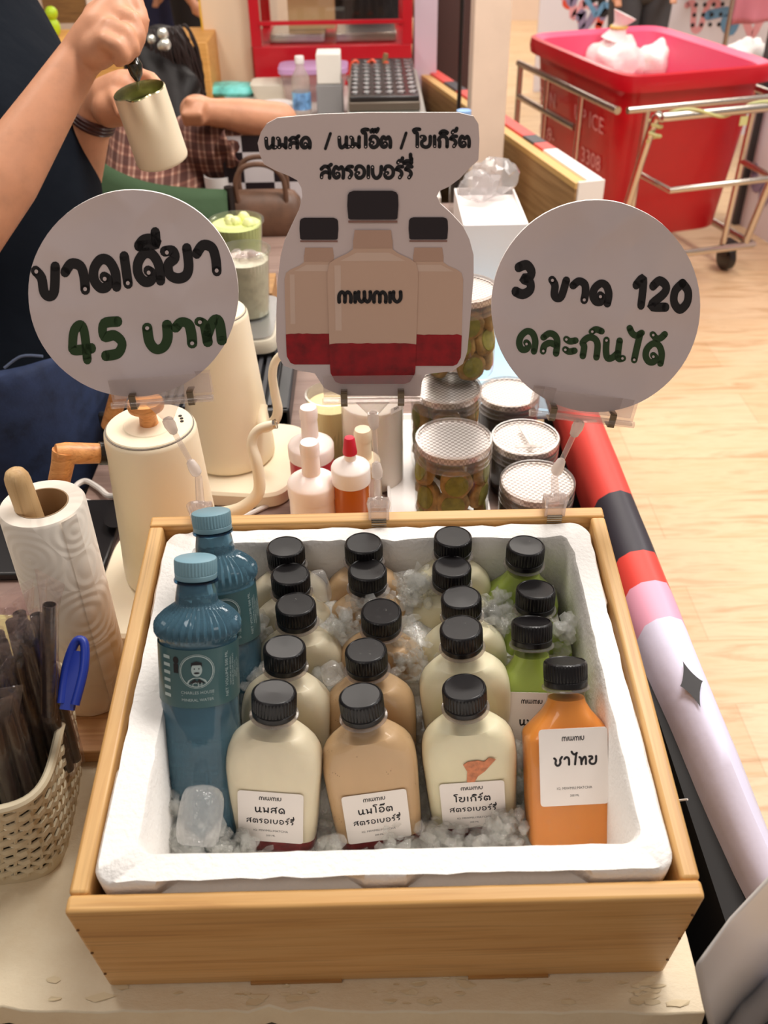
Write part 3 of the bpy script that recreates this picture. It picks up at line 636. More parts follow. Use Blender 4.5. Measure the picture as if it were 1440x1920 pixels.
# ---- crushed ice shards between the bottles (after the bottles so that they stay clear of them)
mb = MB(); inv = [b.matrix_world.inverted() for b in BOT]; n = 0
for k in range(4200):
    x = rnd.uniform(-.172, .177); y = rnd.uniform(.047, .343); z = icez(x, y) + rnd.uniform(-.010, .008); r = rnd.uniform(.0045, .0115)
    p = MC @ V((x, y, z)); hit = False
    for iv in inv:
        q = iv @ p
        if abs(q.x) < .040 + r * .3 and abs(q.y) < .0205 + r * .4 and -.01 < q.z < .15: hit = True; break
    if not hit:
        shard(mb, (x, y, z), r); n += 1
        if n > 1500: break
for px, py, zz, sp, m_ in [(330, 1545, .058, .03, 60), (440, 1565, .04, .03, 50), (835, 1580, .042, .02, 50), (945, 1560, .055, .016, 60), (622, 1592, .045, .009, 24), (300, 1572, .070, .012, 50), (345, 1588, .070, .014, 60), (415, 1590, .066, .014, 60), (295, 1512, .085, .007, 22), (455, 1585, .06, .01, 30), (740, 1590, .042, .016, 30), (960, 1420, .075, .012, 40), (700, 1130, .125, .02, 50), (780, 1100, .125, .02, 50), (920, 1150, .115, .02, 60), (1060, 1180, .12, .014, 40), (470, 1190, .115, .02, 50), (480, 1270, .105, .012, 30), (760, 1230, .11, .02, 60), (640, 1170, .12, .015, 30)]:
    c = pc(px, py, zz)
    for k in range(m_):
        q = V((c.x + rnd.gauss(0, sp * .5), c.y + rnd.gauss(0, sp * .5), c.z + rnd.gauss(0, .006)))
        q.x = min(max(q.x, -.174), .18); q.y = min(max(q.y, .049), .343); shard(mb, q, rnd.uniform(.004, .009))
ice = obj('crushed_ice_shards', mb, m_ice, ang=20); ice.matrix_world = MC
tag(ice, 'clear shards of crushed ice packed around the bottles', 'ice', kind='stuff')
# larger pieces one can count
m_lump = clear('clear_ice_lump', (254, 254, 254), 1.55, .03, .2, (255, 254, 252), .9, 80)
def ice_lump(px, py, z, rx, ry_, rz_, rot, label):
    mb = MB(); c = pc(px, py, z); mb.sup([(-rz_, rx * .72, ry_ * .72, 3), (-rz_ * .8, rx * .95, ry_ * .95, 3), (0, rx, ry_, 2.6), (rz_ * .75, rx * .92, ry_ * .92, 2.6), (rz_ * .95, rx * .7, ry_ * .7, 2.4), (rz_ * 1.0, rx * .3, ry_ * .3, 2)], 24)
    for v in mb.v: v += V((noise.noise(v * 90), noise.noise(v * 90 + V((5, 0, 0))), noise.noise(v * 90 + V((0, 7, 0))))) * rx * .14
    o = obj('ice_piece', mb, m_lump, ang=60, sub=1); o.matrix_world = MC @ (Matrix.Translation(c) @ rotm(*rot)); return tag(o, label, 'ice', 'large ice pieces')
ice_lump(376, 1530, .112, .017, .017, .024, (-50, 40, 20), 'large hollow ice piece leaning on the base of the front blue bottle')
ice_lump(303, 1478, .10, .008, .008, .014, (-10, 8, 0), 'small upright ice piece at the left foam wall')
ice_lump(601, 1098, .135, .009, .008, .017, (-15, -12, 0), 'streaky ice piece right of the rear milk bottle caps')
ice_lump(622, 1262, .125, .010, .008, .010, (-20, 0, 30), 'clear ice piece between the second milk and oat bottles')
# ================================================================ price signs on clear clip holders at the crate's back board
m_card, nt, b_, _o = nodes('crinkled_card'); setin(b_, 'Roughness', .6)
nt.links.new(ramp(nt, noi(nt, coord(nt), 9, 4), [(.3, (222, 206, 206)), (.7, (230, 216, 216))]), b_.inputs['Base Color'])
vo = nt.nodes.new('ShaderNodeTexVoronoi'); vo.feature = 'SMOOTH_F1'; vo.inputs['Scale'].default_value = 15; vo.inputs['Smoothness'].default_value = .25
nd = nt.nodes.new('ShaderNodeMix'); nd.data_type = 'RGBA'; nd.blend_type = 'ADD'; nd.inputs[0].default_value = .07
nn = nt.nodes.new('ShaderNodeTexNoise'); nn.inputs['Scale'].default_value = 8; cv = coord(nt); nt.links.new(cv, nn.inputs['Vector']); nt.links.new(cv, nd.inputs[6]); nt.links.new(nn.outputs['Color'], nd.inputs[7]); nt.links.new(nd.outputs[2], vo.inputs['Vector'])
bump(nt, b_, vo.outputs['Distance'], 1.0, .009)
M_card2 = mat('sign_card', (226, 208, 206), .62, bmp=.08, bscale=25, bdist=.004)
M_edge = mat('card_edge', (250, 244, 240), .6)
M_clipmetal = mat('clip_metal', (150, 132, 108), .2, 1)
def sign(label, outline_px, org, lean, yaw, m, round_px=None):
    n = (rotm(-lean, 0, yaw).to_3x3() @ V((0, -1, 0))).normalized(); o = V(org)
    M = Matrix.Translation(o) @ rotm(-lean, 0, yaw); iv = M.inverted()
    f = lambda x, y, l: iv @ (pplane(x, y, o, n) + n * l)      # onto the card's own plane
    t = thing('price_sign', label, 'sign', M)
    front = [f(x, y, 0) for x, y in outline_px]; k = len(front); th = .0035
    mb = MB(); mb.add(front + [p + V((0, th, 0)) for p in front], [tuple(range(k))], None, 0)
    mb.f += [tuple(range(2 * k - 1, k - 1, -1))] + [(i, i + k, (i + 1) % k + k, (i + 1) % k) for i in range(k)]; mb.mi += [0] + [1] * k
    obj('card', mb, [m, M_edge], t, smooth=False)
    return t, f
def circle_px(cx, cy_, rx, ry, rot, n=72, jit=.004):
    o = []
    for i in range(n):
        a = 2 * pi * i / n; k = 1 + jit * noise.noise(V((cos(a) * 3, sin(a) * 3, cx)))
        x, y = rx * cos(a) * k, ry * sin(a) * k; o.append((cx + x * cos(rot) - y * sin(rot), cy_ + x * sin(rot) + y * cos(rot)))
    return o
def text_px(t, f, text, x, y, size, wgt, rot, m, track=0, head=True, name='lettering', sx=1.0, fit=0):
    """baseline starts at x, y in the sign; rot in degrees, counter-clockwise"""
    a = radians(rot); c, s = cos(a), sin(a)
    q, d, wl = lettering(text, size, wgt, 5, track)
    if fit: sx = fit / max(p[0] for st in q for p in st)
    g = lambda u, v, l: f(x + u * sx * c - v * s, y - u * sx * s - v * c, l)
    mb = MB(); strokes_mesh(mb, q, wgt, g, .0003); o = obj(name, mb, m, t, smooth=False)
    if head and d:
        hb = MB(); [disc(hb, px, py, wgt * .2, g, .0006, 10) for px, py in d]; obj('letter_loops', hb, m_dotp, o, smooth=False)
    return wl
m_dotp = mat('bare_card', (216, 200, 200), .6)
# left sign
PL = pY(304, 735, .388)
tL, fL = sign('round white card sign on the left, price 45 in green under black lettering', circle_px(250, 550, 197, 194, 0), PL, 8, 4, m_card)
text_px(tL, fL, 'ขวดเดียว', 70, 562, 63, 20, 8.0, M_ink, .06, fit=342)
text_px(tL, fL, '45', 134, 678, 70, 20, 6, M_green_ink, .12, fit=98); text_px(tL, fL, 'บาท', 276, 660, 52, 18, 7, M_green_ink, .08, fit=142)
# right sign
PR = pY(1090, 765, .385)
tR, fR = sign('round white card sign on the right, offer of 3 for 120', circle_px(1117, 574, 196, 199, 0), PR, 8, -5, m_card)
text_px(tR, fR, '3', 962, 552, 60, 19, -6, M_ink, sx=.8); text_px(tR, fR, 'ขวด', 1028, 560, 42, 15, -6, M_ink, .1, fit=112); text_px(tR, fR, '120', 1186, 574, 56, 17.5, -6, M_ink, .02, fit=102)
text_px(tR, fR, 'คละกันได้', 968, 658, 42, 12.5, -5.5, M_green_ink, .12, fit=274)
# middle sign: cut-out card with three printed bottles
PM = pY(698, 735, .384)
oM = [(520, 221), (600, 214), (690, 211), (790, 211), (860, 211), (888, 218), (897, 232), (899, 262), (897, 300), (880, 316), (862, 335), (842, 350), (824, 358), (819, 368), (826, 382), (846, 400), (868, 424), (880, 448), (888, 478), (888, 520), (884, 570), (880, 620), (876, 660), (868, 682), (848, 696), (812, 700), (798, 702), (791, 716), (788, 742), (640, 742), (608, 728), (590, 700), (560, 695), (532, 686), (522, 668), (518, 640), (518, 590), (520, 530), (526, 480), (534, 450), (548, 420), (560, 395), (567, 368), (565, 352), (557, 338), (542, 330), (515, 319), (495, 308), (487, 290), (483, 268), (489, 248), (500, 232)]
tM, fM = sign('cut-out white card sign in the middle picturing three bottles with red layers', oM, PM, 8, 0, M_card2)
text_px(tM, fM, 'นมสด', 497, 279, 22, 7.3, .5, M_ink, .04, sx=1.0); text_px(tM, fM, '/', 608, 279, 25, 5.5, 0, M_ink); text_px(tM, fM, 'นมโอ๊ต', 634, 278, 23, 7.3, .5, M_ink, .02, sx=.98)
text_px(tM, fM, '/', 750, 278, 25, 5.5, 0, M_ink); text_px(tM, fM, 'โยเกิร์ต', 775, 277, 23, 7.0, .5, M_ink, .03, sx=1.0)
text_px(tM, fM, 'สตรอเบอร์รี่', 600, 335, 25, 7.2, 0, M_ink, .0, sx=.97)
M_peach = mat('printed_milk', (222, 186, 164), .55); M_peach2 = mat('printed_highlight', (232, 202, 184), .55); M_pred = mat('printed_strawberry', (156, 14, 26), .5, var=.25, vscale=70); M_pcap = mat('printed_cap', (38, 28, 34), .5); M_pneck = mat('printed_neck', (204, 166, 146), .55); M_pline = mat('printed_ring', (150, 110, 100), .5); M_pred2 = mat('printed_red_glow', (172, 22, 32), .5)
def printed(cx, top, sc, lift, name):
    """one printed bottle, flat on the card: cap, neck, shoulders, milk, red layer"""
    g = lambda u, v, l: fM(cx + u * sc, top + v * sc, l); L = lift
    b = MB(); sil = [(-37, 92), (-37, 110), (-48, 118), (-70, 128), (-81, 136), (-85, 152), (-84, 200), (-80, 330), (-79, 342), (-70, 358), (-60, 362), (60, 362), (70, 358), (79, 342), (80, 330), (84, 200), (85, 152), (81, 136), (70, 128), (48, 118), (37, 110), (37, 92)]
    poly(b, sil, g, L); o = obj(name, b, M_peach, tM, smooth=False)
    h = MB(); poly(h, [(-72, 140), (-60, 140), (-58, 262), (-70, 262)], g, L + .0001); poly(h, [(-30, 116), (30, 116), (62, 132), (-62, 132)], g, L + .0001); obj('printed_highlight', h, M_peach2, o, smooth=False)
    r = MB(); red = [(-81.5, 288)] + [(-80 + 160 * i / 16, 286 + 2.5 * noise.noise(V((i * .9, cx, 0)))) for i in range(1, 16)] + [(81.5, 288), (80, 330), (79, 342), (70, 358), (60, 362), (-60, 362), (-70, 358), (-79, 342), (-80, 330)]
    poly(r, red, g, L + .0002); obj('printed_red_layer', r, M_pred, o, smooth=False)
    n = MB(); poly(n, [(-34, 74), (34, 74), (36, 92), (36, 108), (-36, 108), (-36, 92)], g, L + .0002); obj('printed_neck', n, M_pneck, o, smooth=False)
    k = MB(); poly(k, [(-46, 56), (46, 56), (46, 60), (-46, 60)], g, L + .0003); obj('printed_ring', k, M_pline, o, smooth=False)
    c = MB(); poly(c, [(-47, 8), (-44, 3), (-36, 0), (36, 0), (44, 3), (47, 8), (48, 28), (46, 52), (42, 54), (-42, 54), (-46, 52), (-48, 28)], g, L + .0004); obj('printed_cap', c, M_pcap, o, smooth=False)
    return o
printed(598, 408, .76, .0003, 'printed_bottle'); printed(803, 407, .77, .0003, 'printed_bottle')
pm = printed(699, 357, 1.0, .0010, 'printed_bottle')
mb = MB(); q, d, wl = lettering('miwmiu', 23, 6); strokes_mesh(mb, q, 6.4, lambda u, v, l: fM(634 + u * 122 / wl, 567 - v, l), .0016); obj('logo', mb, M_ink, tM, smooth=False)

def clip_holder(label, a, b, card, base_x, rod_px, yaw):
    """a, b: ends of the clear bar (px) at the card's depth; rod_px: white joints (px)"""
    Yd = card.y - .004
    A = pY(*a, Yd); B = pY(*b, Yd); t = thing('sign_clip', label, 'sign holder', MC @ Matrix.Translation((base_x, D, H)), 'clear sign holders on the crate')
    iv = t.matrix_world.inverted(); lo = lambda p: iv @ V(p)
    ax = (B - A).normalized(); up = (V((0, .12, 1)) - ax * ax.dot(V((0, .12, 1)))).normalized(); fw = ax.cross(up)
    Mb = Matrix((( ax.x, -fw.x, up.x, A.x), (ax.y, -fw.y, up.y, A.y), (ax.z, -fw.z, up.z, A.z), (0, 0, 0, 1))); Lb = (B - A).length
    # holder plate and bar
    mb = MB(); mb.box((Lb / 2, -.001, .010), (Lb, .0012, .022), Mb); mb.box((Lb / 2, .007, .010), (Lb, .0012, .022), Mb); obj('holder_plate', MB().add([lo(p) for p in mb.v], mb.f), M_acryl, t, smooth=False)
    mb = MB(); mb.tube([Mb @ V((-.001, -.004, -.003)), Mb @ V((Lb + .001, -.004, -.003))], .0032, 10); mb.box((Lb / 2, .001, -.004), (Lb, .008, .0022), Mb); obj('holder_bar', MB().add([lo(p) for p in mb.v], mb.f), M_acryl, t)
    for u in (.21, .79):
        mb = MB(); mb.box((Lb * u, -.005, -.0012), (.0062, .0016, .0125), Mb); mb.box((Lb * u, .001, .0055), (.0062, .012, .0012), Mb); mb.box((Lb * u, .001, -.0075), (.0062, .012, .0012), Mb)
        obj('metal_clip', MB().add([lo(p) for p in mb.v], mb.f), M_clipmetal, t, smooth=False)
    mid = Mb @ V((Lb * .5, -.001, -.006)); jt = pY(*rod_px[0], Yd - .003); jb = pY(*rod_px[1], Yd - .012)
    mb = MB(); mb.add([lo(Mb @ V(p)) for p in [(Lb * .5 - .016, -.003, -.005), (Lb * .5 + .016, -.003, -.005), (Lb * .5 + .016, .003, -.005), (Lb * .5 - .016, .003, -.005)]] + [lo(jt + ax * i * .005 + fw * -j * .003 + V((0, 0, .006))) for i, j in ((-1, -1), (1, -1), (1, 1), (-1, 1))], [(0, 1, 2, 3), (0, 1, 5, 4), (1, 2, 6, 5), (2, 3, 7, 6), (3, 0, 4, 7), (4, 5, 6, 7)])
    obj('funnel_neck', mb, M_acryl, t, smooth=False)
    d = (jb - jt).normalized()
    for c_, s in ((jt, 1), (jb, -1)):
        mb = MB(); mb.tube([lo(c_ - d * s * .007), lo(c_ - d * s * .005), lo(c_ + d * s * .001), lo(c_ + d * s * .009), lo(c_ + d * s * .011)], [.003, .0052, .0058, .0042, .002], 14); obj('white_joint', mb, M_frost2, t)
    obj('rod', MB().tube([lo(jt + d * .006), lo(jb - d * .006)], .0027, 12), M_acryl, t)
    # spring clamp biting the back board
    top = lo(jb + d * .008); mb = MB()
    for s in (-1, 1):
        mb.box((s * .009, -.004, -.002), (.003, .018, .034)); 
    mb.box((0, -.0115, -.006), (.021, .003, .034)); mb.box((0, .0035, -.004), (.021, .003, .036)); mb.box((0, -.004, .016), (.022, .014, .003))
    mb.tube([(0, -.004, .016), tuple(top)], [.0045, .0035], 10)
    q = obj('clamp', mb, M_acryl, t, smooth=False, bevel=.0008)
    mb = MB()
    for k in range(4): mb.tube([(-.0075, -.0135, .001 - .0028 * k), (.0075, -.0135, .001 - .0028 * k)], .0014, 8)
    obj('metal_spring', mb, mat('spring_steel', (190, 178, 160), .2, 1), q)
    mb = MB()                                              # raised grip loop of the clamp
    mb.tube(spline([(-.009, -.011, .012), (-.0095, -.013, .027), (0, -.013, .031), (.0095, -.013, .027), (.009, -.011, .012)], 5), .0018, 8); obj('grip_loop', mb, M_acryl, q)
    return t
M_frost2 = clear('white_frosted_joint', (250, 244, 240), 1.4, .25, .7, (252, 244, 238))
bx = lambda px, py: (MC.inverted() @ pY(px, py, .372)).x
clip_holder('clear sign clip holding the left round sign', (212, 752), (398, 738), PL, bx(375, 930), ((318, 795), (365, 880)), 4)
clip_holder('clear sign clip holding the middle cut-out sign', (607, 744), (790, 742), PM, bx(710, 960), ((700, 785), (707, 885)), 0)
clip_holder('clear sign clip holding the right round sign', (995, 766), (1186, 788), PR, bx(1037, 950), ((1083, 800), (1046, 878)), -5)
# ================================================================ left side: straws, paper towel, kettles
# ---- basket of straws
bk = thing('straw_basket', 'beige woven plastic basket full of wrapped straws at the left edge', 'basket', at(-.372, .165, T, 0, 0, 5))
M_bask = mat('beige_basket_plastic', (214, 200, 170), .45)
HB = .122
def bring(z, g=0):
    k = .85 + .15 * z / HB; a = .084 * k - g; b = .085 * k - g; n = 200; o = []
    for j in range(n):
        t = 2 * pi * j / n; c, s = cos(t), sin(t); e = 5
        o.append(V((a * math.copysign(abs(c) ** (2 / e), c), b * math.copysign(abs(s) ** (2 / e), s), z)))
    # even spacing along the outline
    L = [0]
    for i in range(n): L.append(L[-1] + (o[(i + 1) % n] - o[i]).length)
    m = 96; out = []; i = 0
    for j in range(m):
        d = L[-1] * j / m
        while L[i + 1] < d: i += 1
        f = (d - L[i]) / (L[i + 1] - L[i]); out.append(o[i].lerp(o[(i + 1) % n], f))
    return out
obj('rim', MB().tube(bring(HB), .0042, 8, closed=True), M_bask, bk)
mb = MB(); mb.loft([bring(.0), bring(.012)], None, True, False); mb.loft([bring(.012, .002), bring(.0, .002)], None, False, True); obj('base', mb, M_bask, bk)
mb = MB(); nr = 15; up = []                                # woven wall: wavy horizontal strands and slanting ribs
for r in range(nr):
    z = .014 + (HB - .018) * r / (nr - 1); base = bring(z); pts = []
    for j, p in enumerate(base):
        d = V((p.x, p.y, 0)).normalized(); pts.append(p + d * .0016 * (1 if (j // 2 + r) % 2 else -1) + V((0, 0, .0008 * (1 if j % 2 else -1))))
    R = []
    m = len(pts)
    for j in range(m + 1):
        p = pts[j % m]; d = V((p.x, p.y, 0)).normalized(); R.append([p + d * .0013 + V((0, 0, .0026)), p + d * .0013 - V((0, 0, .0026)), p - d * .0012 - V((0, 0, .0026)), p - d * .0012 + V((0, 0, .0026))])
    mb.loft(R, None, False, False)
for j in range(48):
    pts = []
    for r in range(9):
        z = .01 + (HB - .012) * r / 8; b = bring(z); pts.append(b[(2 * j + r // 2) % 96].lerp(b[(2 * j + r // 2 + 1) % 96], (r % 2) * .5))
    mb.tube(pts, .0017, 5)
obj('woven_wall', mb, M_bask, bk)
M_strawbk = mat('dark_straw', (44, 28, 30), .25, coat=.5, var=.2, vscale=40)
M_film = clear('film_wrapper', (253, 250, 250), 1.5, .10, .03, (240, 232, 230), .4, 120)
def make_straw(label, M, L):
    t = thing('wrapped_straw', label, 'straw', M, 'wrapped straws in the basket')
    mb = MB(); mb.lathe([(.0052, 0), (.0056, .001), (.0056, L - .006), (.005, L - .006), (.0046, L - .02)], 16); obj('straw', mb, M_strawbk, t)
    rings = []
    for i in range(14):
        z = -.004 + (L + .024) * i / 13; e = 1 - max(0, (z - L + .01) / .03) * .9; k = 1 + max(0, (z - L + .012) / .03) * 1.1
        rings.append([(.0088 * k * cos(a) * (1 + .12 * noise.noise(V((z * 90, a, L * 9)))), .0062 * max(e, .12) * sin(a), z) for a in [2 * pi * j / 16 for j in range(16)]])
    obj('film_wrapper', MB().loft(rings), M_film, t); return t
sp0 = make_straw('plastic wrapped dark straw standing upright above the rest, in front of the paper roll', align(pd(92, 1340, .80), pd(93, 1068, .745)), .115)
pr = None; k = 0; rs = random.Random(3)
tips = [(62, 1132), (40, 1150), (15, 1135), (-12, 1160), (52, 1180), (22, 1205), (-5, 1225), (8, 1262), (-25, 1250), (-30, 1195), (70, 1160), (30, 1128), (-40, 1290), (0, 1305), (-50, 1220), (-20, 1330), (-60, 1280), (-5, 1180), (34, 1176), (-40, 1140)]
for i, (x, y) in enumerate(tips):
    dep = .745 + .035 * ((1330 - y) / 200) + rs.uniform(-.006, .006)
    tip = pd(x, y, dep); base = pd(x + 72 + rs.uniform(-6, 6), y + 262 + rs.uniform(-8, 8), dep + .085)
    base.z = max(base.z, T + .010)
    M = align(base, tip) @ rotm(0, 0, rs.uniform(0, 90)); lab = 'wrapped brown straw leaning left among the straws in the beige basket'
    if pr is None: pr = make_straw(lab, M, .155)
    else: dup(pr, M, lab)
bk_clip = thing('blue_clip', 'dark blue oval plastic grip between basket and paper roll', 'clip', align(pd(128, 1320, .79), pd(146, 1225, .80)))
mb = MB(); mb.tube(spline([(-.006, 0, 0), (-.008, .0, .03), (-.004, 0, .052), (.004, 0, .052), (.008, 0, .03), (.006, 0, 0)], 6), [.004] * 31, 10); mb.box((0, 0, .02), (.012, .004, .05)); obj('grip', mb, mat('blue_plastic', (28, 52, 150), .4), bk_clip)

# ---- paper towel roll on a wooden holder
rb = V((-.311, .315, T))
ph = thing('paper_towel_holder', 'wooden paper towel holder with a rounded dowel through the roll', 'holder', Matrix.Translation(rb))
mb = MB(); mb.box((.01, -.01, .0085), (.175, .15, .017)); obj('base', mb, wood('holder_base_wood', (206, 158, 108), (190, 138, 90), (160, 110, 66), 'X', 1, .5), ph, bevel=.002)
A = pd(95, 975, .99) ; B = pd(38, 838, .92)
M_dowel = wood('dowel_wood', (226, 190, 140), (214, 174, 122), (190, 146, 96), 'Z', 1, .5)
tilt = align(rb + V((.0, 0, .017)), rb + V((-.006, -.012, .30)))
mb = MB(); mb.lathe([(.0115, 0), (.0115, .298), (.0108, .3035), (.0085, .3085), (.005, .311), (.0005, .312)], 24, align((0, 0, .0), (-.012, -.008, .3))); obj('dowel', mb, M_dowel, ph)
pr_ = thing('paper_towel_roll', 'white embossed paper towel roll standing left of the crate', 'paper roll', Matrix.Translation(rb + V((0, 0, .0175))))
m_pt, nt, b_, _o = nodes('embossed_paper'); setin(b_, 'Base Color', lin((250, 240, 226))); setin(b_, 'Roughness', .85)
wv = nt.nodes.new('ShaderNodeTexVoronoi'); wv.inputs['Scale'].default_value = 17; nt.links.new(coord(nt), wv.inputs['Vector'])
sn = nt.nodes.new('ShaderNodeMath'); sn.operation = 'SINE'; ml = nt.nodes.new('ShaderNodeMath'); ml.operation = 'MULTIPLY'; ml.inputs[1].default_value = 42
nt.links.new(wv.outputs['Distance'], ml.inputs[0]); nt.links.new(ml.outputs[0], sn.inputs[0]); bump(nt, b_, sn.outputs[0], .16, .002)
mb = MB(); Rr = .0395; Hr = .25
mb.lathe([(Rr - .0008, 0), (Rr, .0015), (Rr + .0005, Hr * .5), (Rr, Hr - .003), (Rr - .002, Hr), (.0245, Hr), (.0245, Hr - .002)], 72, None, False, False)
obj('paper', mb, m_pt, pr_)
obj('cardboard_core', MB().lathe([(.0244, Hr + .0003), (.0232, Hr + .0003), (.0232, 0), (.0244, 0)], 48, None, False, False), mat('cardboard', (172, 142, 108), .8), pr_)
mb = MB(); R = []
for z in (0, Hr): R.append([((Rr + .0012) * cos(a), (Rr + .0012) * sin(a), z) for a in [radians(-50 + 3 * j) for j in range(9)]])
mb.loft(R, None, False, False, closed=False); obj('loose_sheet_edge', mb, m_pt, pr_)

# ---- two gooseneck kettles on bases
def kettle(label, base, Rb, Rt, Hk, hdir, spout, handle_pts, lidknob, group=None):
    t = thing('gooseneck_kettle', label, 'kettle', Matrix.Translation(base), 'cream gooseneck kettles')
    pr = [(Rb * .96, 0), (Rb, .004), (Rb * .995, .02)]
    for i in range(1, 9): u = i / 8; pr.append((Rb + (Rt - Rb) * (u ** .8), .02 + (Hk - .028) * u))
    pr += [(Rt * .985, Hk - .004), (Rt * .95, Hk - .0022)]
    obj('body', MB().lathe(pr, 64), M_cream, t)
    lid = obj('lid', MB().lathe([(Rt * .93, Hk - .004), (Rt * .93, Hk - .0005), (Rt * .91, Hk + .0008), (Rt * .56, Hk + .0012), (Rt * .54, Hk + .0024), (.0005, Hk + .003)], 64), M_cream, t)
    obj('lid_seam', MB().lathe([(Rt * .955, Hk - .0022), (Rt * .955, Hk - .0012), (Rt * .925, Hk - .0012)], 64, None, False, False), mat('seam_grey', (120, 112, 104), .5), lid)
    if lidknob:
        obj('knob', MB().lathe([(.0105, Hk + .002), (.0095, Hk + .012), (.012, Hk + .018), (.0195, Hk + .022), (.0205, Hk + .027), (.019, Hk + .031), (.0005, Hk + .0325)], 40), M_kwood, lid)
        mb = MB(); [mb.lathe([(.0021, 0), (.0021, .0004)], 10, Matrix.Translation((.036 * cos(a), .036 * sin(a), Hk + .0014))) for a in (radians(8), radians(18), radians(28))]; obj('steam_hole', mb, M_black, lid)
    iv = Matrix.Translation(base).inverted()
    sp = spline([iv @ V(p) for p in spout], 7); n = len(sp)
    s = obj('spout', MB().tube(sp, [.0095 - .0045 * (i / (n - 1)) ** .6 for i in range(n)], 14, caps=False), M_cream, t)
    if lidknob: obj('spout_tip', MB().tube([sp[-2], sp[-1] + (sp[-1] - sp[-2]) * .6], [.0052, .0058], 14, caps=False), M_steel, s)
    hp = [iv @ V(p) for p in handle_pts]
    obj('collar', MB().tube([hp[0], hp[1]], .0135, 16), M_black, t)
    h = obj('handle', MB().tube([hp[1], hp[1].lerp(hp[2], .5), hp[2], hp[2] + (hp[2] - hp[1]).normalized() * .01], [.0115, .0120, .0125, .0105], 16).tube([hp[2] + V((0, 0, .004)), hp[2].lerp(hp[3], .3), hp[3]], [.013, .0125, .012], 16), M_kwood, t)
    return t
def kettle_base(label, c, a, b, h, yaw, disp=True):
    t = thing('kettle_base', label, 'kettle base', at(c.x, c.y, T, 0, 0, yaw), 'kettle bases')
    obj('body', MB().sup([(0, a * .97, b * .97, 5), (.003, a, b, 5), (h - .004, a, b, 5), (h, a * .965, b * .965, 5)], 60), M_cream, t)
    return t
k1 = V((-.252, .507, T + .026))
S = [pY(415, 965, .49), pY(455, 952, .488), pY(485, 922, .492), pY(482, 870, .50), pY(472, 832, .51), pY(484, 806, .515), pY(516, 795, .515)]
kb1 = kettle_base('cream kettle base under the front kettle, with round black display at its left', V((-.255, .495, T)), .088, .105, .024, 0)
mb = MB(); dd = kb1.matrix_world.inverted() @ pz(222, 968, T + .0245); mb.sup([(dd.z - .0005, .018, .026, 2.2), (dd.z + .001, .018, .026, 2.2)], 40, Matrix.Translation((dd.x, dd.y, 0))); dis = obj('display', mb, M_black, kb1)
mb = MB(); f = lambda x, y, l: (dd.x + .006 + x, dd.y - .002 + y, dd.z + .0013 + l); q, d, wl = lettering('82', .012, .002) if False else lettering('02', .011, .002); strokes_mesh(mb, q, .0018, f); obj('digits', mb, mat('display_glow', (120, 160, 255), .5, emit=1.5), dis, smooth=False)
hk = [pY(208, 850, .50), pY(186, 850, .495), pY(122, 850, .48), pY(108, 915, .47)]
kettle('cream gooseneck kettle with round wooden lid knob, in front', k1, .062, .0515, .208, 0, S, hk, True)
k2c = pz(425, 905, T + .02); k2 = V((k2c.x, k2c.y + .07, T + .026))
kb2 = kettle_base('cream kettle base under the rear kettle, its corner showing by the cord', V((k2.x + .012, k2.y - .005, T)), .092, .098, .024, -8)
S2 = [k2 + V((.052, -.012, .085)), pY(492, 800, k2.y - .035), pY(512, 792, k2.y - .04), pY(521, 770, k2.y - .04), pY(515, 735, k2.y - .04), pY(511, 700, k2.y - .04), pY(520, 672, k2.y - .04), pY(552, 650, k2.y - .045)]
hk2 = [k2 + V((-.05, 0, .17)), k2 + V((-.068, -.002, .172)), pY(228, 722, k2.y), pY(205, 800, k2.y)]
kettle('cream gooseneck kettle standing behind, its lid hidden by the left sign', k2, .064, .046, .225, 0, S2, hk2, False)
def cord(pts, r, label, m): tag(obj('power_cord', MB().tube(spline(pts, 8), r, 8), m), label, 'cord', 'kettle cords')
M_cord = mat('grey_white_cord', (222, 214, 206), .5)
cord([pz(508, 872, T + .02), pz(528, 876, T + .012), pz(538, 900, T + .006), pz(520, 935, T + .004), pz(480, 958, T + .004), pz(440, 975, T + .004)], .0036, 'pale cord curving from the rear kettle base behind the squeeze bottles', M_cord)
cord([pz(232, 925, T + .03), pz(205, 930, T + .012), pz(185, 915, T + .006), pz(160, 902, T + .006), pz(140, 915, T + .005), pz(150, 935, T + .005), pz(180, 945, T + .005)], .0042, 'pale cord looping out left of the front kettle', M_cord)

# clear cup and green board at the far left
cu = thing('plastic_cup', 'clear plastic cup cut off by the left edge beside the paper roll', 'cup', at(-.46, .34, T + .012))
obj('cup_wall', MB().lathe([(.029, 0), (.030, .002), (.042, .105), (.0445, .108), (.0445, .111), (.0415, .111), (.0408, .105), (.029, .004), (.0005, .003)], 40), M_clear, cu)
bd = tag(obj('green_mat', MB().sup([(0, .10, .085, 9), (.010, .10, .085, 9)], 40), mat('yellow_green_mat', (214, 214, 140), .6)), 'yellow green mat under the clear cup, left of the paper roll', 'mat'); bd.matrix_world = at(-.45, .36, T + .0005, 0, 0, -4)
bd2 = tag(obj('dark_tray', MB().box((0, 0, .006), (.30, .16, .012)), M_black, bevel=.003), 'dark tray behind the paper towel roll at the left edge', 'tray'); bd2.matrix_world = at(-.50, .60, T + .0005)

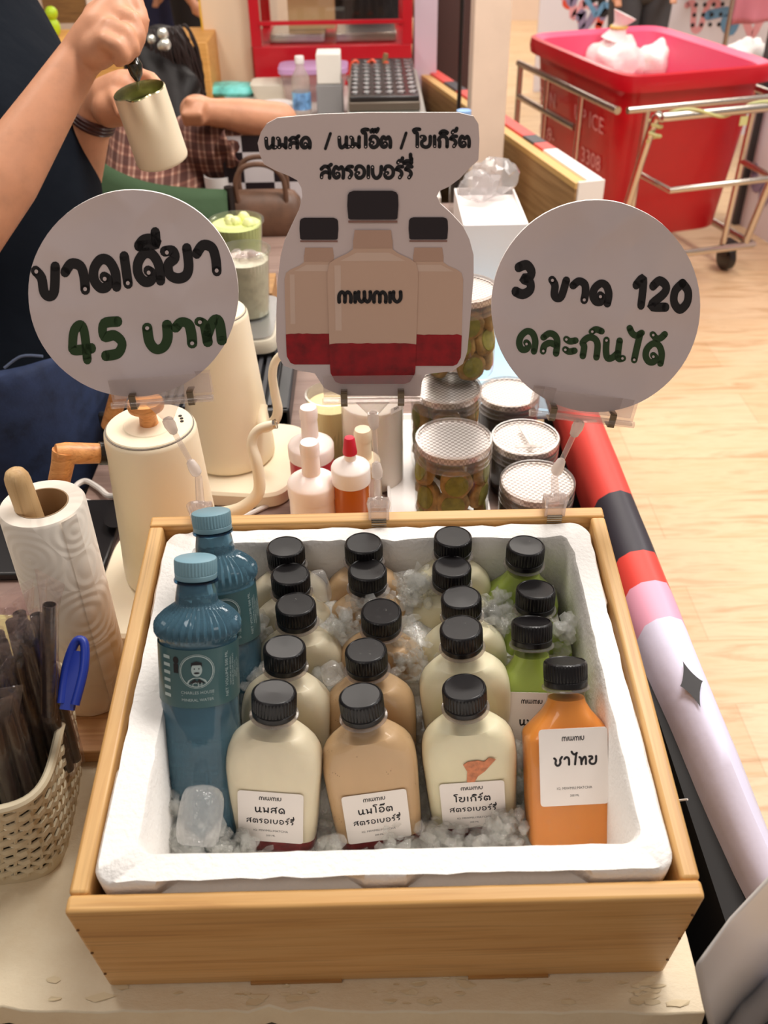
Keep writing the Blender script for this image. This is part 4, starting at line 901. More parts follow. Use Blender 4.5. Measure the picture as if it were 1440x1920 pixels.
# ================================================================ behind the crate: drip tray, cups, squeeze bottles, jars
dt = pz(500, 760, T); dq = pz(545, 806, T); dt_c = V((dq.x - .15, dq.y + .15, T))
tr_ = thing('drip_tray', 'black drip tray with slotted grate behind the rear kettle', 'tray', Matrix.Translation(dt_c))
Wd = .30; Dd = .30
mb = MB(); mb.box((0, 0, .008), (Wd, Dd, .016)); mb.box((0, -Dd / 2 + .006, .022), (Wd, .012, .028)); mb.box((Wd / 2 - .012, 0, .022), (.024, Dd, .028)); mb.box((0, Dd / 2 - .02, .022), (Wd, .04, .028)); obj('body', mb, mat('tray_black', (34, 34, 38), .35), tr_, bevel=.004)
mb = MB(); [mb.box((-.14 + .0135 * i, -.0, .026), (.0065, .24, .006)) for i in range(20)]; obj('slotted_grate', mb, mat('grate_grey', (92, 92, 96), .35, .4), tr_)
sq = pz(520, 664, T + .038); sc = thing('drink_scale', 'cream and steel scale holding the iced cup above the drip tray', 'scale', at(sq.x - .115, sq.y + .10, sq.z))
obj('body', MB().sup([(0, .115, .10, 8), (.016, .115, .10, 8), (.022, .112, .097, 8)], 48), mat('scale_body', (206, 196, 176), .4), sc); obj('top_plate', MB().sup([(.0222, .108, .093, 8), (.026, .108, .093, 8)], 48), mat('scale_plate', (186, 184, 182), .25, .7), sc); obj('screw', MB().lathe([(.004, 0), (.004, .002)], 12, at(-.03, -.1, .009, 90)), M_steel, sc)
mb = MB(); mb.box((.0, .0, .014), (.22, .19, .028)); q = tag(obj('support_block', mb, M_black), 'black block of the machine under the scale', 'block'); q.matrix_world = at(sq.x - .115, sq.y + .105, T + .0095)
def drink_cup(label, c, r0, r1, h, liq, top, froth):
    t = thing('drink_cup', label, 'cup', Matrix.Translation(c), 'iced drinks in clear cups')
    obj('cup_wall', MB().lathe([(r0, 0), (r1, h), (r1 + .0035, h + .001), (r1 + .0035, h + .005), (r1 - .001, h + .005), (r1 - .0014, h), (r0 - .001, .003), (.0005, .002)], 40), M_cupw, t)
    obj('drink', MB().lathe([(r0 - .0014, .0035), (r0 + (r1 - r0) * top - .0014, h * top), (.0005, h * top + .002)], 36), liq, t)
    mb = MB(); n = 9
    for i in range(n): a = rnd.random() * 6.3; r = rnd.uniform(0, r1 * .55); mb.ball((r * cos(a), r * sin(a), h * top + rnd.uniform(-.002, .006)), rnd.uniform(.008, .015), None, 8, 6)
    obj(froth[0], mb, froth[1], t); return t
M_cupw = clear('cup_plastic', (246, 248, 240), 1.5, .05, .06)
M_gf = mat('matcha_froth', (238, 242, 170), .35, coat=.4, emit=0); M_iced = mat('pale_iced_drink', (246, 234, 226), .4, coat=.3, var=.1, vscale=60); M_greend = mat('matcha_drink', (222, 230, 156), .4)
c1 = pz(462, 590, T + .066)
drink_cup('clear cup of ice with a cream rim standing on the scale', V((pz(470, 588, T + .0645).x, pz(470, 588, T + .0645).y, T + .0645)), .034, .043, .115, M_iced, .88, ('ice_cubes', M_acryl))
c2 = pz(455, 480, T + .04)
drink_cup('clear cup of frothy pale green drink behind the cup of ice', V((pz(470, 588, T + .0645).x - .028, pz(470, 588, T + .0645).y + .135, T + .06)), .036, .048, .125, M_greend, .97, ('froth', M_gf))
q = tag(obj('wooden_block', MB().box((0, 0, .0295), (.12, .10, .059)), M_strip), 'block under the frothy green cup', 'block'); q.matrix_world = at(pz(470, 588, T + .0645).x - .03, pz(470, 588, T + .0645).y + .15, T + .0005)

def squeeze(label, c, R, hb, hc, bodym, capm, tipm=None, tiph=.04, grp='squeeze bottles behind the crate'):
    t = thing('squeeze_bottle', label, 'bottle', Matrix.Translation(c), grp)
    obj('body', MB().lathe([(R * .9, 0), (R, .004), (R, hb * .8), (R * .985, hb)], 40), bodym, t)
    if tipm is None:
        cp = obj('cap', MB().lathe([(R * 1.02, hb * .985), (R * 1.03, hb + .003), (R * 1.03, hb + .016), (R * .98, hb + .019), (R * .84, hb + .022), (R * .42, hb + hc), (.0115, hb + hc), (.0105, hb + hc + tiph - .004), (.0095, hb + hc + tiph)], 44), capm, t)
        obj('nozzle_lid', MB().lathe([(.0118, hb + hc + tiph - .012), (.0122, hb + hc + tiph - .002), (.0105, hb + hc + tiph + .004), (.0005, hb + hc + tiph + .005)], 24), capm, cp)
    else:
        cp = obj('cap', MB().lathe([(R * 1.0, hb * .97), (R * 1.06, hb * .975), (R * 1.06, hb + .016), (R * 1.0, hb + .019), (.011, hb + .026), (.0075, hb + .028), (.006, hb + .042)], 60), capm, t)
        obj('tip_cover', MB().lathe([(.0085, hb + .036), (.0088, hb + .038), (.0065, hb + .056), (.0055, hb + .058), (.0005, hb + .0585)], 20), tipm, cp)
    return t
M_pinkw = mat('pinkish_white_plastic', (252, 236, 230), .35, sss=.15, coat=.2); M_berry = mat('berry_syrup', (190, 40, 60), .35)
squeeze('white capped squeeze bottle with red syrup, further back of the two', V((-.087, .665, T)), .030, .088, .030, M_berry, M_pinkw)
squeeze('white capped squeeze bottle nearest the crate, left of the orange syrup', V((-.079, .548, T)), .0295, .108, .030, M_pinkw, M_pinkw)
m_amb = mat('amber_syrup', (196, 104, 30), .25, sss=.3, coat=.3)
squeeze('amber syrup squeeze bottle with white cap and red tip', V((-.031, .545, T)), .0225, .131, .02, m_amb, M_white, mat('red_tip', (206, 24, 56), .4))
squeeze('white topped squeeze bottle behind the amber syrup', V((-.017, .660, T)), .022, .064, .022, M_pinkw, mat('ivory_cap', (244, 226, 196), .4))
jg = thing('syrup_jug', 'tall frosted clear jug with a ridged shoulder behind the middle sign clip', 'jug', V((-.004, .735, T)))
obj('jug_body', MB().lathe([(.038, 0), (.043, .004), (.0435, .165), (.046, .170), (.046, .176), (.043, .181), (.042, .235), (.044, .238), (.044, .243), (.041, .243)], 44), M_frost, jg); obj('drink', MB().lathe([(.0425, .003), (.0425, .13), (.0005, .13)], 40), mat('jug_liquid', (250, 244, 236), .4, sss=.3), jg)
ic = thing('cream_cup', 'tapered cup of cream coloured drink behind the squeeze bottles', 'cup', V((-.064, .80, T)))
obj('cup_wall', MB().lathe([(.028, 0), (.036, .10), (.038, .102), (.038, .106), (.035, .106), (.027, .003)], 36), M_cupw, ic); obj('drink', MB().lathe([(.0268, .003), (.034, .09), (.0005, .091)], 32), mat('cream_drink', (238, 218, 168), .4), ic)
tag(obj('note_slip', MB().box((0, 0, 0), (.02, .0004, .009)), M_paper), 'small paper slip stuck on the frosted jug', 'label').matrix_world = at(.0285, .735 - .0335, T + .135, 0, 0, 42)
lt = MB(); put_latin(lt, 'Sala', .006, 0, 0, lambda x, y, l: (x, -.0004, y), 0); o = obj('handwriting', lt, M_ink, bpy.data.objects['note_slip'], smooth=False)

# ---- cookie jars
ty = tag(obj('white_tray', MB().sup([(0, .066, .19, 10), (.004, .068, .195, 10), (.012, .070, .198, 10), (.012, .067, .195, 10), (.005, .065, .19, 10)], 60), M_white), 'white tray under the row of cookie jars', 'tray'); ty.matrix_world = at(.085, .70, T + .0005)
M_lid = mat('woven_silver_lid', (222, 214, 208), .32, .75)
nt = M_lid.node_tree; b_ = nt.nodes['Principled BSDF']; ck = nt.nodes.new('ShaderNodeTexChecker'); ck.inputs['Scale'].default_value = 260; ck.inputs['Color1'].default_value = lin((236, 230, 226)); ck.inputs['Color2'].default_value = lin((176, 166, 160)); nt.links.new(ck.outputs[0], b_.inputs['Base Color']); nt.links.new(coord(nt), ck.inputs['Vector']); bump(nt, b_, ck.outputs['Fac'], .6, .0015)
M_cookie = mat('matcha_cookie', (128, 122, 48), .8, var=.25, vscale=60, bmp=.4, bscale=120, bdist=.002); M_crust = mat('cookie_crust', (150, 118, 66), .85, var=.3, vscale=80, bmp=.6, bscale=150, bdist=.003)
def make_jar(label, c, R, Hh, group):
    t = thing('cookie_jar', label, 'jar', Matrix.Translation(c), group)
    obj('jar_wall', MB().lathe([(R * .9, 0), (R * .97, .003), (R * .985, .01), (R * .985, Hh - .026), (R * .95, Hh - .022)], 56, None, True, False), M_clear, t)
    ld = obj('lid_ring', MB().lathe([(R * .985, Hh - .028), (R, Hh - .027), (R, Hh - .022), (R * .985, Hh - .0205), (R, Hh - .019), (R, Hh - .014), (R * .985, Hh - .0125), (R, Hh - .011), (R, Hh - .001), (R * .985, Hh), (R * .93, Hh), (R * .92, Hh - .002)], 56, None, False, False), M_lidring, t)
    obj('lid', MB().lathe([(R * .955, Hh - .012), (R * .955, Hh - .0035), (R * .90, Hh - .0035), (R * .89, Hh - .0045), (.0005, Hh - .004)], 56), M_lid, t)
    return t
M_lidring = clear('lid_plastic', (240, 234, 230), 1.6, .06, .18, (250, 240, 236))
ck_proto = None; CK = []
def cookie(M, label, group):
    global ck_proto
    if ck_proto is None:
        ck_proto = thing('cookie', label, 'cookie', M, group)
        mb = MB(); rings = []
        for z, r in [(0, .013), (.0015, .0155), (.005, .0165), (.0085, .0155), (.010, .0135)]: rings.append([(r * (1 + .05 * sin(3 * a + z * 300) + .03 * sin(7 * a)) * cos(a), r * (1 + .05 * sin(3 * a) + .03 * cos(5 * a)) * sin(a), z) for a in [2 * pi * j / 26 for j in range(26)]])
        mb.loft(rings); obj('crust', mb, M_crust, ck_proto); obj('green_centre', MB().lathe([(.0118, .0095), (.0112, .0112), (.0005, .0118)], 24).lathe([(.0118, .0004), (.0112, -.0008), (.0005, -.0012)], 24), M_cookie, ck_proto); return ck_proto
    return dup(ck_proto, M, label, group)
def fill(c, R, Hh, label, group, rows, seed):
    q = random.Random(seed)
    for r in range(rows):
        n = 6 if r % 2 else 5
        for i in range(n):
            a = 2 * pi * i / n + r * .5 + q.uniform(-.1, .1); rr = R - .0135
            z = .022 + r * .033 + q.uniform(-.003, .003)
            face = q.random()
            ang = math.degrees(a)
            M = Matrix.Translation(c + V((rr * cos(a), rr * sin(a), z))) @ rotm(0, 0, ang) @ rotm(0, 80 + q.uniform(-12, 12), 0) @ Matrix.Translation((0, 0, -.005)) @ rotm(0, 0, q.uniform(0, 360)) @ Matrix.Scale(1.3, 4)
            cookie(M, label, group)
J = [('clear jar of green cookies with a textured silver lid, front of the left row', V((.099, .612, T + .0125)), .0495, .132), ('clear cookie jar with a textured silver lid behind the front cookie jar', V((.100, .755, T + .0125)), .0495, .128)]
for i, (lb, c, R, Hh) in enumerate(J):
    make_jar(lb, c, R, Hh, 'cookie jars of the left row'); fill(c, R, Hh, 'green centred cookie in the front cookie jar' if i == 0 else 'green centred cookie in the second cookie jar', 'cookies in the front jar' if i == 0 else 'cookies in the second jar', 3, i + 3)
c3 = V((.122, .80, T + .0125 + .1285)); make_jar('clear cookie jar stacked on top of the second jar', c3, .0495, .125, 'cookie jars of the left row'); fill(c3, .0495, .12, 'green centred cookie in the stacked top jar', 'cookies in the top jar', 3, 9)
M_choc = mat('dark_cookie', (44, 28, 24), .8, var=.2, vscale=60)
for lb, c, R, Hh in [('low jar with a silver lid nearest the crate under the right sign clip', V((.207, .592, T)), .0485, .09), ('low jar with a silver lid in the middle of the right row', V((.2075, .705, T)), .0475, .086), ('low silver lidded jar at the back of the right row', V((.202, .838, T)), .0465, .084)]:
    t = make_jar(lb, c, R, Hh, 'silver lidded jars of the right row'); obj('dark_contents', MB().lathe([(R * .93, .003), (R * .94, Hh - .035), (R * .8, Hh - .03), (.0005, Hh - .029)], 40), M_choc, t)
fk = thing('plastic_fork', 'small white wrapped fork lying on the middle silver lid', 'fork', Matrix.Translation(V((.2075, .705, T + .0865))))
obj('fork', MB().box((-.005, 0, .0015), (.06, .006, .002), rotm(0, 0, 100)).box((0, -.03, .0015), (.036, .006, .002)), M_frost, fk)

# ---- white box, pale blue board, bags
wbx = thing('white_carton', 'open topped white carton behind the right sign', 'box', at(.232, 1.42, T))
mb = MB(); mb.box((0, 0, .002), (.12, .22, .004)); [mb.box((s * .059, 0, .085), (.003, .22, .17)) for s in (-1, 1)]; [mb.box((0, s * .109, .085), (.118, .003, .17)) for s in (-1, 1)]; mb.box((0, -.01, .16), (.115, .2, .003)); obj('walls', mb, mat('white_card', (250, 244, 240), .6), wbx, smooth=False)
bb = tag(obj('blue_board', MB().box((0, 0, .004), (.135, .46, .008)), mat('pale_blue_plastic', (172, 214, 240), .4), bevel=.002), 'pale blue flat board behind the cookie jars', 'board'); bb.matrix_world = at(.212, 1.12, T + .0005)
tag(obj('white_line', MB().box((0, 0, 0), (.135, .003, .0004)), M_white), 'white divider strip across the pale blue board', 'strip').matrix_world = at(.212, 1.01, T + .0089)
for i, (x, y, z, s) in enumerate([(.215, 1.46, T + .165, 1), (.25, 1.50, T + .165, 1.2)]):
    mb = MB(); mb.ball((0, 0, .03 * s), (.04 * s, .03 * s, .03 * s), None, 20, 14)
    for v in mb.v: v += V((noise.noise(v * 60), noise.noise(v * 60 + V((3, 1, 0))), noise.noise(v * 60 + V((0, 5, 2))))) * .009
    o = obj('clear_bag', mb, clear('crumpled_bag', (240, 236, 236), 1.5, .1, .25), ang=20); o.matrix_world = Matrix.Translation((x, y, z)); tag(o, 'crumpled clear plastic bag on the white carton', 'bag', 'bags on the white carton')
# ================================================================ background
# ---- far partition: wood-backed board with red, black and white vinyl along its top
a_, b2 = pz(1108, 338, .75), pz(806, 134, .75)
dirp = (b2 - a_); dirp.z = 0; Lp_ = dirp.length; dirp.normalize()
yawp = math.degrees(atan2(dirp.y, dirp.x))
fp = thing('far_partition', 'low partition with a bare wood inner face running behind the white post', 'partition', at(a_.x, a_.y, 0, 0, 0, yawp))
M_pw = wood('partition_wood', (186, 148, 100), (168, 130, 84), (132, 96, 58), 'X', .6, .6)
obj('wood_board', MB().box((Lp_ / 2, .028, .365), (Lp_, .03, .73)), M_pw, fp, smooth=False)
obj('top_edge', MB().box((Lp_ / 2, .026, .738), (Lp_, .036, .016)), mat('raw_edge', (222, 180, 112), .6), fp)
tot = 0
for frac, m in [(.21, M_white), (.05, M_vred), (.06, M_vblk), (.44, M_vred), (.10, M_vblk), (.14, M_vred)]:
    l = Lp_ * frac; mb = MB(); mb.box((tot + l / 2, -.012, .738), (l, .045, .03)); mb.box((tot + l / 2, -.032, .37), (l, .006, .74)); obj('vinyl_cover', mb, m, fp, bevel=.004); tot += l
obj('end_cap', MB().box((-.004, .0, .375), (.008, .075, .75)), M_white, fp)

# ---- red ice bin on a stainless trolley
N_, FLc, BRc = pz(1165, 145, .80), pz(992, 62, .80), pz(1243, 44, .80)
u = (N_ - FLc); v = (BRc - FLc); Lu, Lv = u.length, v.length
yaw = math.degrees(atan2(v.y, v.x)); ctr = FLc + u / 2 + v / 2
bin_ = thing('ice_bin', 'large red plastic ice bin with pink inside, in the upper right', 'bin', at(ctr.x, ctr.y, 0, 0, 0, yaw))
def rr(a, b, z, e=9, n=64): return [(a * math.copysign(abs(cos(t)) ** (2 / e), cos(t)), b * math.copysign(abs(sin(t)) ** (2 / e), sin(t)), z) for t in [2 * pi * j / n for j in range(n)]]
A_, B_ = Lv / 2, Lu / 2
mb = MB(); mb.loft([rr(A_ - .085, B_ - .10, .17), rr(A_ - .075, B_ - .09, .18), rr(A_ - .03, B_ - .04, .72), rr(A_ - .028, B_ - .035, .735), rr(A_, B_, .74), rr(A_ + .004, B_ + .004, .765), rr(A_, B_, .795), rr(A_ - .012, B_ - .012, .80)], None, True, False); obj('bin_shell', mb, M_red, bin_, ang=50)
M_pinkin = mat('bin_inside_pink', (236, 92, 128), .4, sss=.1)
mb = MB(); mb.loft([rr(A_ - .012, B_ - .012, .80), rr(A_ - .04, B_ - .045, .785), rr(A_ - .05, B_ - .06, .70), rr(A_ - .09, B_ - .11, .2)], None, False, True); obj('bin_lining', mb, M_pinkin, bin_, ang=50)
M_pwp = mat('pink_white_print', (250, 192, 190), .5); tap = (.045) / .54
fside = lambda x, y, l: (-(A_ - .03 - (.72 - y) * tap) - .0035 - l, x, y)
for body, size, cx, cz in [('SAN', .085, -.25, .555), ('UP ICE', .085, .13, .555), ('089-', .085, -.25, .41), ('3308', .085, .16, .41)]:
    tx = MB(); put_latin(tx, body, size, cx, cz, lambda x, y, l: fside(-x, y, l), 0); obj('lettering', tx, M_pwp, bin_, smooth=False)
tl = thing('stainless_trolley', 'stainless tube trolley carrying the red ice bin', 'trolley', bin_.matrix_world.copy())
def tubes(name, lines, r, n=12, sp=True):
    for ln in lines: obj(name, MB().tube(spline(ln, 4) if (sp and len(ln) > 2) else ln, r, n), M_steel, tl)
xs = -A_ - .012
tubes('side_rail', [[(xs, -B_ + .02, .685), (xs, B_ - .0, .685)], [(xs, B_ - .03, .555), (xs, -B_ + .33, .555)], [(-xs, -B_ + .02, .685), (-xs, B_, .685)]], .014)
tubes('upright', [[(xs, B_ - .02, .685), (xs, B_ - .02, .13)], [(xs, B_ - .30, .685), (xs, B_ - .30, .13)], [(xs, -B_ + .30, .685), (xs, -B_ + .30, .13)], [(-xs, B_ - .02, .685), (-xs, B_ - .02, .13)], [(-xs, -B_ + .30, .685), (-xs, -B_ + .30, .13)]], .0125)
yh = -B_ - .19
tubes('bottom_frame', [[(xs, B_ - .02, .13), (xs, -B_ - .03, .13), (-xs, -B_ - .03, .13), (-xs, B_ - .02, .13), (xs, B_ - .02, .13)]], .016, 12, False)
tubes('handle', [[(xs + .03, -B_ - .02, .13), (xs + .035, yh + .03, .655), (xs + .05, yh - .01, .705), (xs + .10, yh - .02, .71), (-xs - .10, yh - .02, .71), (-xs - .05, yh - .01, .705), (-xs - .035, yh + .03, .655), (-xs - .03, -B_ - .02, .13)]], .0155)
tubes('front_post', [[(xs + .09, -B_ - .015, .13), (xs + .09, -B_ - .03, .69)], [(-xs - .13, -B_ - .015, .13), (-xs - .13, -B_ - .03, .69)]], .0125)
tubes('front_rail', [[(xs + .01, -B_ - .03, .695), (-xs - .01, -B_ - .03, .695)]], .0125)
tubes('step_bar', [[(xs + .09, -B_ - .03, .47), (xs + .13, yh - .0, .45), (-xs - .10, yh - .0, .45), (-xs - .13, -B_ - .03, .47)]], .0115, 12, False)
mb = MB(); pts = [];
for i in range(40): t = i / 39; pts.append((xs + .06 + .44 * t, yh - .02 + .018 * cos(9 * t), .712 + .017 * sin(9 * t)))
mb.tube(pts, .006, 6); pts = [(xs + .045 + .02 * cos(k * 1.2), yh + .02 + .0 + .02 * sin(k * 1.2), .70 - .006 * k) for k in range(14)]; mb.tube(pts, .007, 6); mb.box((xs + .36, yh - .03, .675), (.03, .004, .03)); obj('yellow_tie', mb, mat('pale_green_strap', (206, 204, 140), .6), tl)
for i, (sx, sy) in enumerate([(-1, -1), (1, -1), (-1, 1), (1, 1)]):
    mb = MB(); mb.lathe([(.03, -.016), (.05, -.014), (.052, 0), (.05, .014), (.03, .016)], 28, at(sx * (A_ - .04), sy * (B_ - .05), .053, 0, 90, 0)); mb.box((sx * (A_ - .04), sy * (B_ - .05), .098), (.045, .06, .055)); obj('caster', mb, M_black, tl)
M_sack = mat('white_sack', (250, 240, 236), .6, sss=.2, bmp=.4, bscale=14, bdist=.02)
def sack(label, px, py, z, r, tie):
    p = pz(px, py, z); mb = MB(); mb.ball((0, 0, 0), (r, r * .9, r * .85), None, 28, 18)
    for q in mb.v:
        q += q.normalized() * r * .22 * noise.noise(q * (2.4 / r)); 
    if tie: mb.tube([(-.01, 0, r * .7), (0, 0, r * 1.0), (.005, 0, r * 1.22), (.02, 0, r * 1.5)], [r * .5, r * .28, r * .22, r * .42], 16)
    o = obj('ice_sack', mb, M_sack, ang=60); o.matrix_world = Matrix.Translation(p); tag(o, label, 'sack', 'white sacks in the red bin')
    if tie: obj('tie', MB().tube([(r * .26 * cos(k), r * .26 * sin(k), r * 1.12) for k in [i * .5 for i in range(13)]], .007, 6), mat('yellow_tie_band', (232, 204, 110), .6), o)
sack('tied white sack sticking up from the left of the red bin', 1152, 118, .68, .125, True)
sack('round white sack lying in the middle of the red bin', 1240, 116, .67, .105, False)
sack('white sack at the right end of the red bin', 1398, 112, .67, .10, False)

# ---- printed booth fronts behind the bin
M_bw = mat('booth_white', (236, 232, 240), .5); M_or = mat('booth_orange_red', (230, 84, 58), .5); M_pk = mat('booth_pink', (238, 168, 176), .5); M_pl = mat('booth_purple', (150, 136, 170), .5); M_dg = mat('dark_frame', (62, 58, 60), .5); M_teal = mat('teal_panel', (60, 104, 124), .6); M_bl = mat('booth_blue', (110, 160, 200), .5)
def booth(name, label, M, w_, h, seed, frame=False):
    t = thing(name, label, 'booth', M); obj('panel', MB().box((w_ / 2, .02, h / 2), (w_, .04, h)), M_bw, t, smooth=False)
    f = lambda x, y, l: (x, -.001 - l, y); q = random.Random(seed)
    for k, m in enumerate([M_or, M_pk, M_or, M_pl, M_ink, M_bl]):
        for i in range(3 if k < 4 else 2):
            mb = MB(); cx, cz = q.uniform(.08, w_ - .08), q.uniform(.08, h - .08); L_ = []
            for j in range(7): L_.append((min(max(cx + (j - 3) * q.uniform(.015, .05), .03), w_ - .03), min(max(cz + .06 * sin(j * 1.5 + q.random() * 2), .03), h - .03)))
            strokes_mesh(mb, [[(p.x, p.y) for p in spline([(a, b, 0) for a, b in L_], 5)]], q.uniform(.03, .055), f, .0004 * k); obj('printed_swirl', mb, m, t, smooth=False)
    if frame: obj('frame_post', MB().box((-.025, .0, h / 2 + .02), (.05, .06, h + .04)), M_dg, t, smooth=False)
    return t
bA = pz(1384, 418, 0)
booth('booth', 'white booth front with orange red swirls and a dark post, right of the trolley', at(bA.x - .0, bA.y - .02, 0, 0, 0, -79), 1.1, .92, 4, True)
mb = MB(); f = lambda x, y, l: (x, -.004 - l, y); disc(mb, .10, .60, .055, f); bo = bpy.data.objects['booth']; obj('black_dot', mb, M_ink, bo, smooth=False)
booth('counter', 'white printed booth counter behind the red bin', at(1.42, 5.35, 0, 0, 0, 3), 1.9, .78, 11)
mb = MB(); f = lambda x, y, l: (x, -.004 - l, y)
for i in range(4):
    for j in range(3): disc(mb, .40 + .05 * i, .60 + .05 * j, .011, f)
obj('printed_dots', mb, M_ink, bpy.data.objects['counter'], smooth=False)
booth('far_booth', 'far booth front with orange and black print left of the red bin', at(1.16, 6.6, 0, 0, 0, 0), .95, .9, 21)
o = tag(obj('teal_board', MB().box((0, 0, .2), (.34, .03, .4)), M_teal), 'teal board standing on the booth counter behind the bin', 'board'); o.matrix_world = at(1.95, 5.25, .79)
# pink towel hanging over the booth at the upper right
mb = MB(); R = []
for i in range(15):
    zz = 1.15 - .036 * i; R.append([(.50 * (j / 24 - .5), .018 * sin(j * .9) + .01 * noise.noise(V((j * .4, i * .3, 2))), zz + (.04 * (j / 24) if i == 14 else 0)) for j in range(25)])
mb.loft(R, None, False, False, closed=False); tw = obj('pink_towel', mb, mat('pink_towelling', (206, 124, 138), .9, bmp=.5, bscale=250, bdist=.003), solid=.006); tw.matrix_world = at(2.06, 4.72, .05, 0, 0, -6); tag(tw, 'pink towel hanging at the upper right behind the bin', 'towel')
tag(obj('towel_rail', MB().tube([(1.78, 4.74, 1.215), (2.9, 4.62, 1.215)], .012, 10).tube([(2.86, 4.62, 1.21), (2.86, 4.62, 0)], .012, 10).tube([(1.80, 4.74, 1.21), (1.80, 4.74, 0)], .012, 10), M_steel), 'steel rail the pink towel hangs from', 'rail')

# ---- neighbouring stall: table, red display cabinet, grill, small wares
nb = thing('neighbour_table', 'long white topped table of the next stall behind the middle sign', 'table', V((-.25, 2.75, 0)))
obj('table_top', MB().box((.13, -.375, .735), (.60, .75, .03)).box((.085, .275, .735), (.69, .55, .03)).box((.13, .80, .735), (.60, .50, .03)), mat('white_table_top', (222, 212, 204), .5), nb); obj('skirt', MB().box((.13, -.745, .36), (.60, .01, .72)).box((.425, .15, .36), (.01, 1.8, .72)), mat('dark_table_skirt', (38, 32, 34), .8), nb)
kx0 = pY(480, 165, 3.30).x; kx1 = pY(772, 98, 3.30).x; kw = kx1 - kx0
ks = thing('display_cabinet', 'red framed glass food display cabinet in the background', 'cabinet', V((kx0, 3.30, T + .0005)))
hk_ = .70; zb = .135
mb = MB(); mb.box((kw / 2, .22, zb / 2), (kw, .44, zb)); obj('red_base', mb, M_red, ks, bevel=.004)
for x in (.016, kw - .016):
    for y in (.016, .424): obj('red_post', MB().box((x, y, zb + (hk_ - zb) / 2), (.036, .032, hk_ - zb)), M_red, ks)
obj('red_top', MB().box((kw / 2, .22, hk_ + .03), (kw, .44, .06)), M_red, ks)
obj('front_sill', MB().box((kw / 2, .0, zb + .075), (kw - .06, .02, .012)), M_red, ks)
mb = MB(); mb.box((kw / 2, .006, zb + .3), (kw - .06, .004, .58)); obj('front_glass', mb, M_clear, ks, smooth=False)
for z in (zb + .235, zb + .45): obj('glass_shelf', MB().box((kw / 2, .2, z), (kw - .07, .38, .006)), M_acryl, ks, smooth=False); obj('shelf_trim', MB().tube([(.03, .01, z), (kw - .03, .01, z)], .006, 8), M_white, ks)
for x0, w_ in ((.06, .20), (.30, .22)): obj('steel_tray', MB().box((x0 + w_ / 2, .18, zb + .016), (w_, .26, .03)), M_steel, ks, bevel=.004)
def ware(name, label, cat, mb, m, M, group=None, **k): o = obj(name, mb, m, **k); o.matrix_world = M; return tag(o, label, cat, group)
ware('cardboard_box', 'tan cardboard box inside the red display cabinet', 'box', MB().box((0, 0, .06), (.17, .12, .12)), mat('tan_box', (230, 184, 130), .7), at(kx0 + .21, 3.50, T + zb + .0325))
q_ = random.Random(5); ck0 = None
for i in range(8): ware('fried_snack', 'brown fried snack on the upper shelf of the red cabinet', 'snack', MB().ball((0, 0, .02), (.035, .03, .02)), mat('fried', (172, 112, 56), .7, var=.3, vscale=40), at(kx0 + .06 + .062 * i, 3.46 + q_.uniform(-.04, .06), T + zb + .2385), 'fried snacks in the cabinet') if i == 0 else None
fs = bpy.data.objects['fried_snack']
for i in range(1, 8):
    o = fs.copy(); C.collection.objects.link(o); o.matrix_world = at(kx0 + .06 + .062 * i, 3.46 + q_.uniform(-.04, .06), T + zb + .2385, 0, 0, q_.uniform(0, 90))
# grill on a steel unit
gx0, gx1 = pz(664, 200, .88).x, pz(803, 180, .88).x + .005
gu = thing('steel_unit', 'grey steel box under the black grill plate', 'unit', V(((gx0 + gx1) / 2 - .02, 2.62, T + .0005))); gw = gx1 - gx0
obj('body', MB().box((0, 0, .062), (gw, .62, .124)), mat('brushed_grey_steel', (172, 170, 162), .35, .5), gu, bevel=.004)
gp = thing('grill_plate', 'black grill plate with rows of round hollows in front of the red cabinet', 'grill', V(((gx0 + gx1) / 2 - .025, 2.64, T + .1255)))
obj('frame', MB().box((0, 0, .012), (gw * .9, .54, .024)), mat('grill_steel', (120, 108, 96), .4, .6), gp, bevel=.003); obj('plate', MB().box((0, 0, .031), (gw * .88, .53, .014)), mat('grill_black', (26, 22, 22), .3, coat=.3), gp, bevel=.003)
mb = MB()
for i in range(6):
    for j in range(9): mb.lathe([(.0135, .0385), (.0125, .040), (.009, .0386), (.0005, .0382)], 14, at(-gw * .37 + gw * .148 * i, -.22 + .055 * j, 0))
obj('hollow', mb, mat('grill_gloss', (52, 46, 46), .18, coat=.6), gp)['kind'] = 'stuff'
M_pc = clear('pen_cup_plastic', (246, 236, 236), 1.4, .2, .4, (246, 232, 230))
pcp = pz(692, 222, T); pcM = Matrix.Translation((pcp.x, pcp.y + .02, T + .001))
pc_ = thing('pen_cup', 'translucent cup of scissors and pens behind the middle sign', 'cup', pcM)
obj('cup_wall', MB().lathe([(.058, 0), (.068, .11), (.072, .114), (.072, .122), (.067, .122), (.057, .004), (.0005, .004)], 40), M_pc, pc_)
def scis(label, x, rz, col):
    t = thing('scissors', label, 'scissors', pcM @ at(x, 0, .012, 0, 0, rz) @ rotm(0, 6, 0), 'scissors in the pen cup'); m = mat('scissor_handle', col, .4)
    for s in (-1, 1): obj('handle', MB().tube(spline([(s * .004, 0, .085), (s * .006, 0, .13), (s * .022, 0, .155), (s * .036, 0, .14), (s * .034, 0, .105), (s * .012, 0, .09)], 5), .0048, 8), m, t); obj('blade', MB().prism([(-.004, 0), (.004, 0), (.005, .09), (-.005, .09)], .0015, Matrix.Translation((s * .002, s * .001, 0))), M_steel, t, smooth=False)
scis('orange handled scissors at the left of the pen cup', -.032, 10, (236, 88, 50)); scis('orange handled scissors at the right of the pen cup', .022, -20, (236, 92, 58))
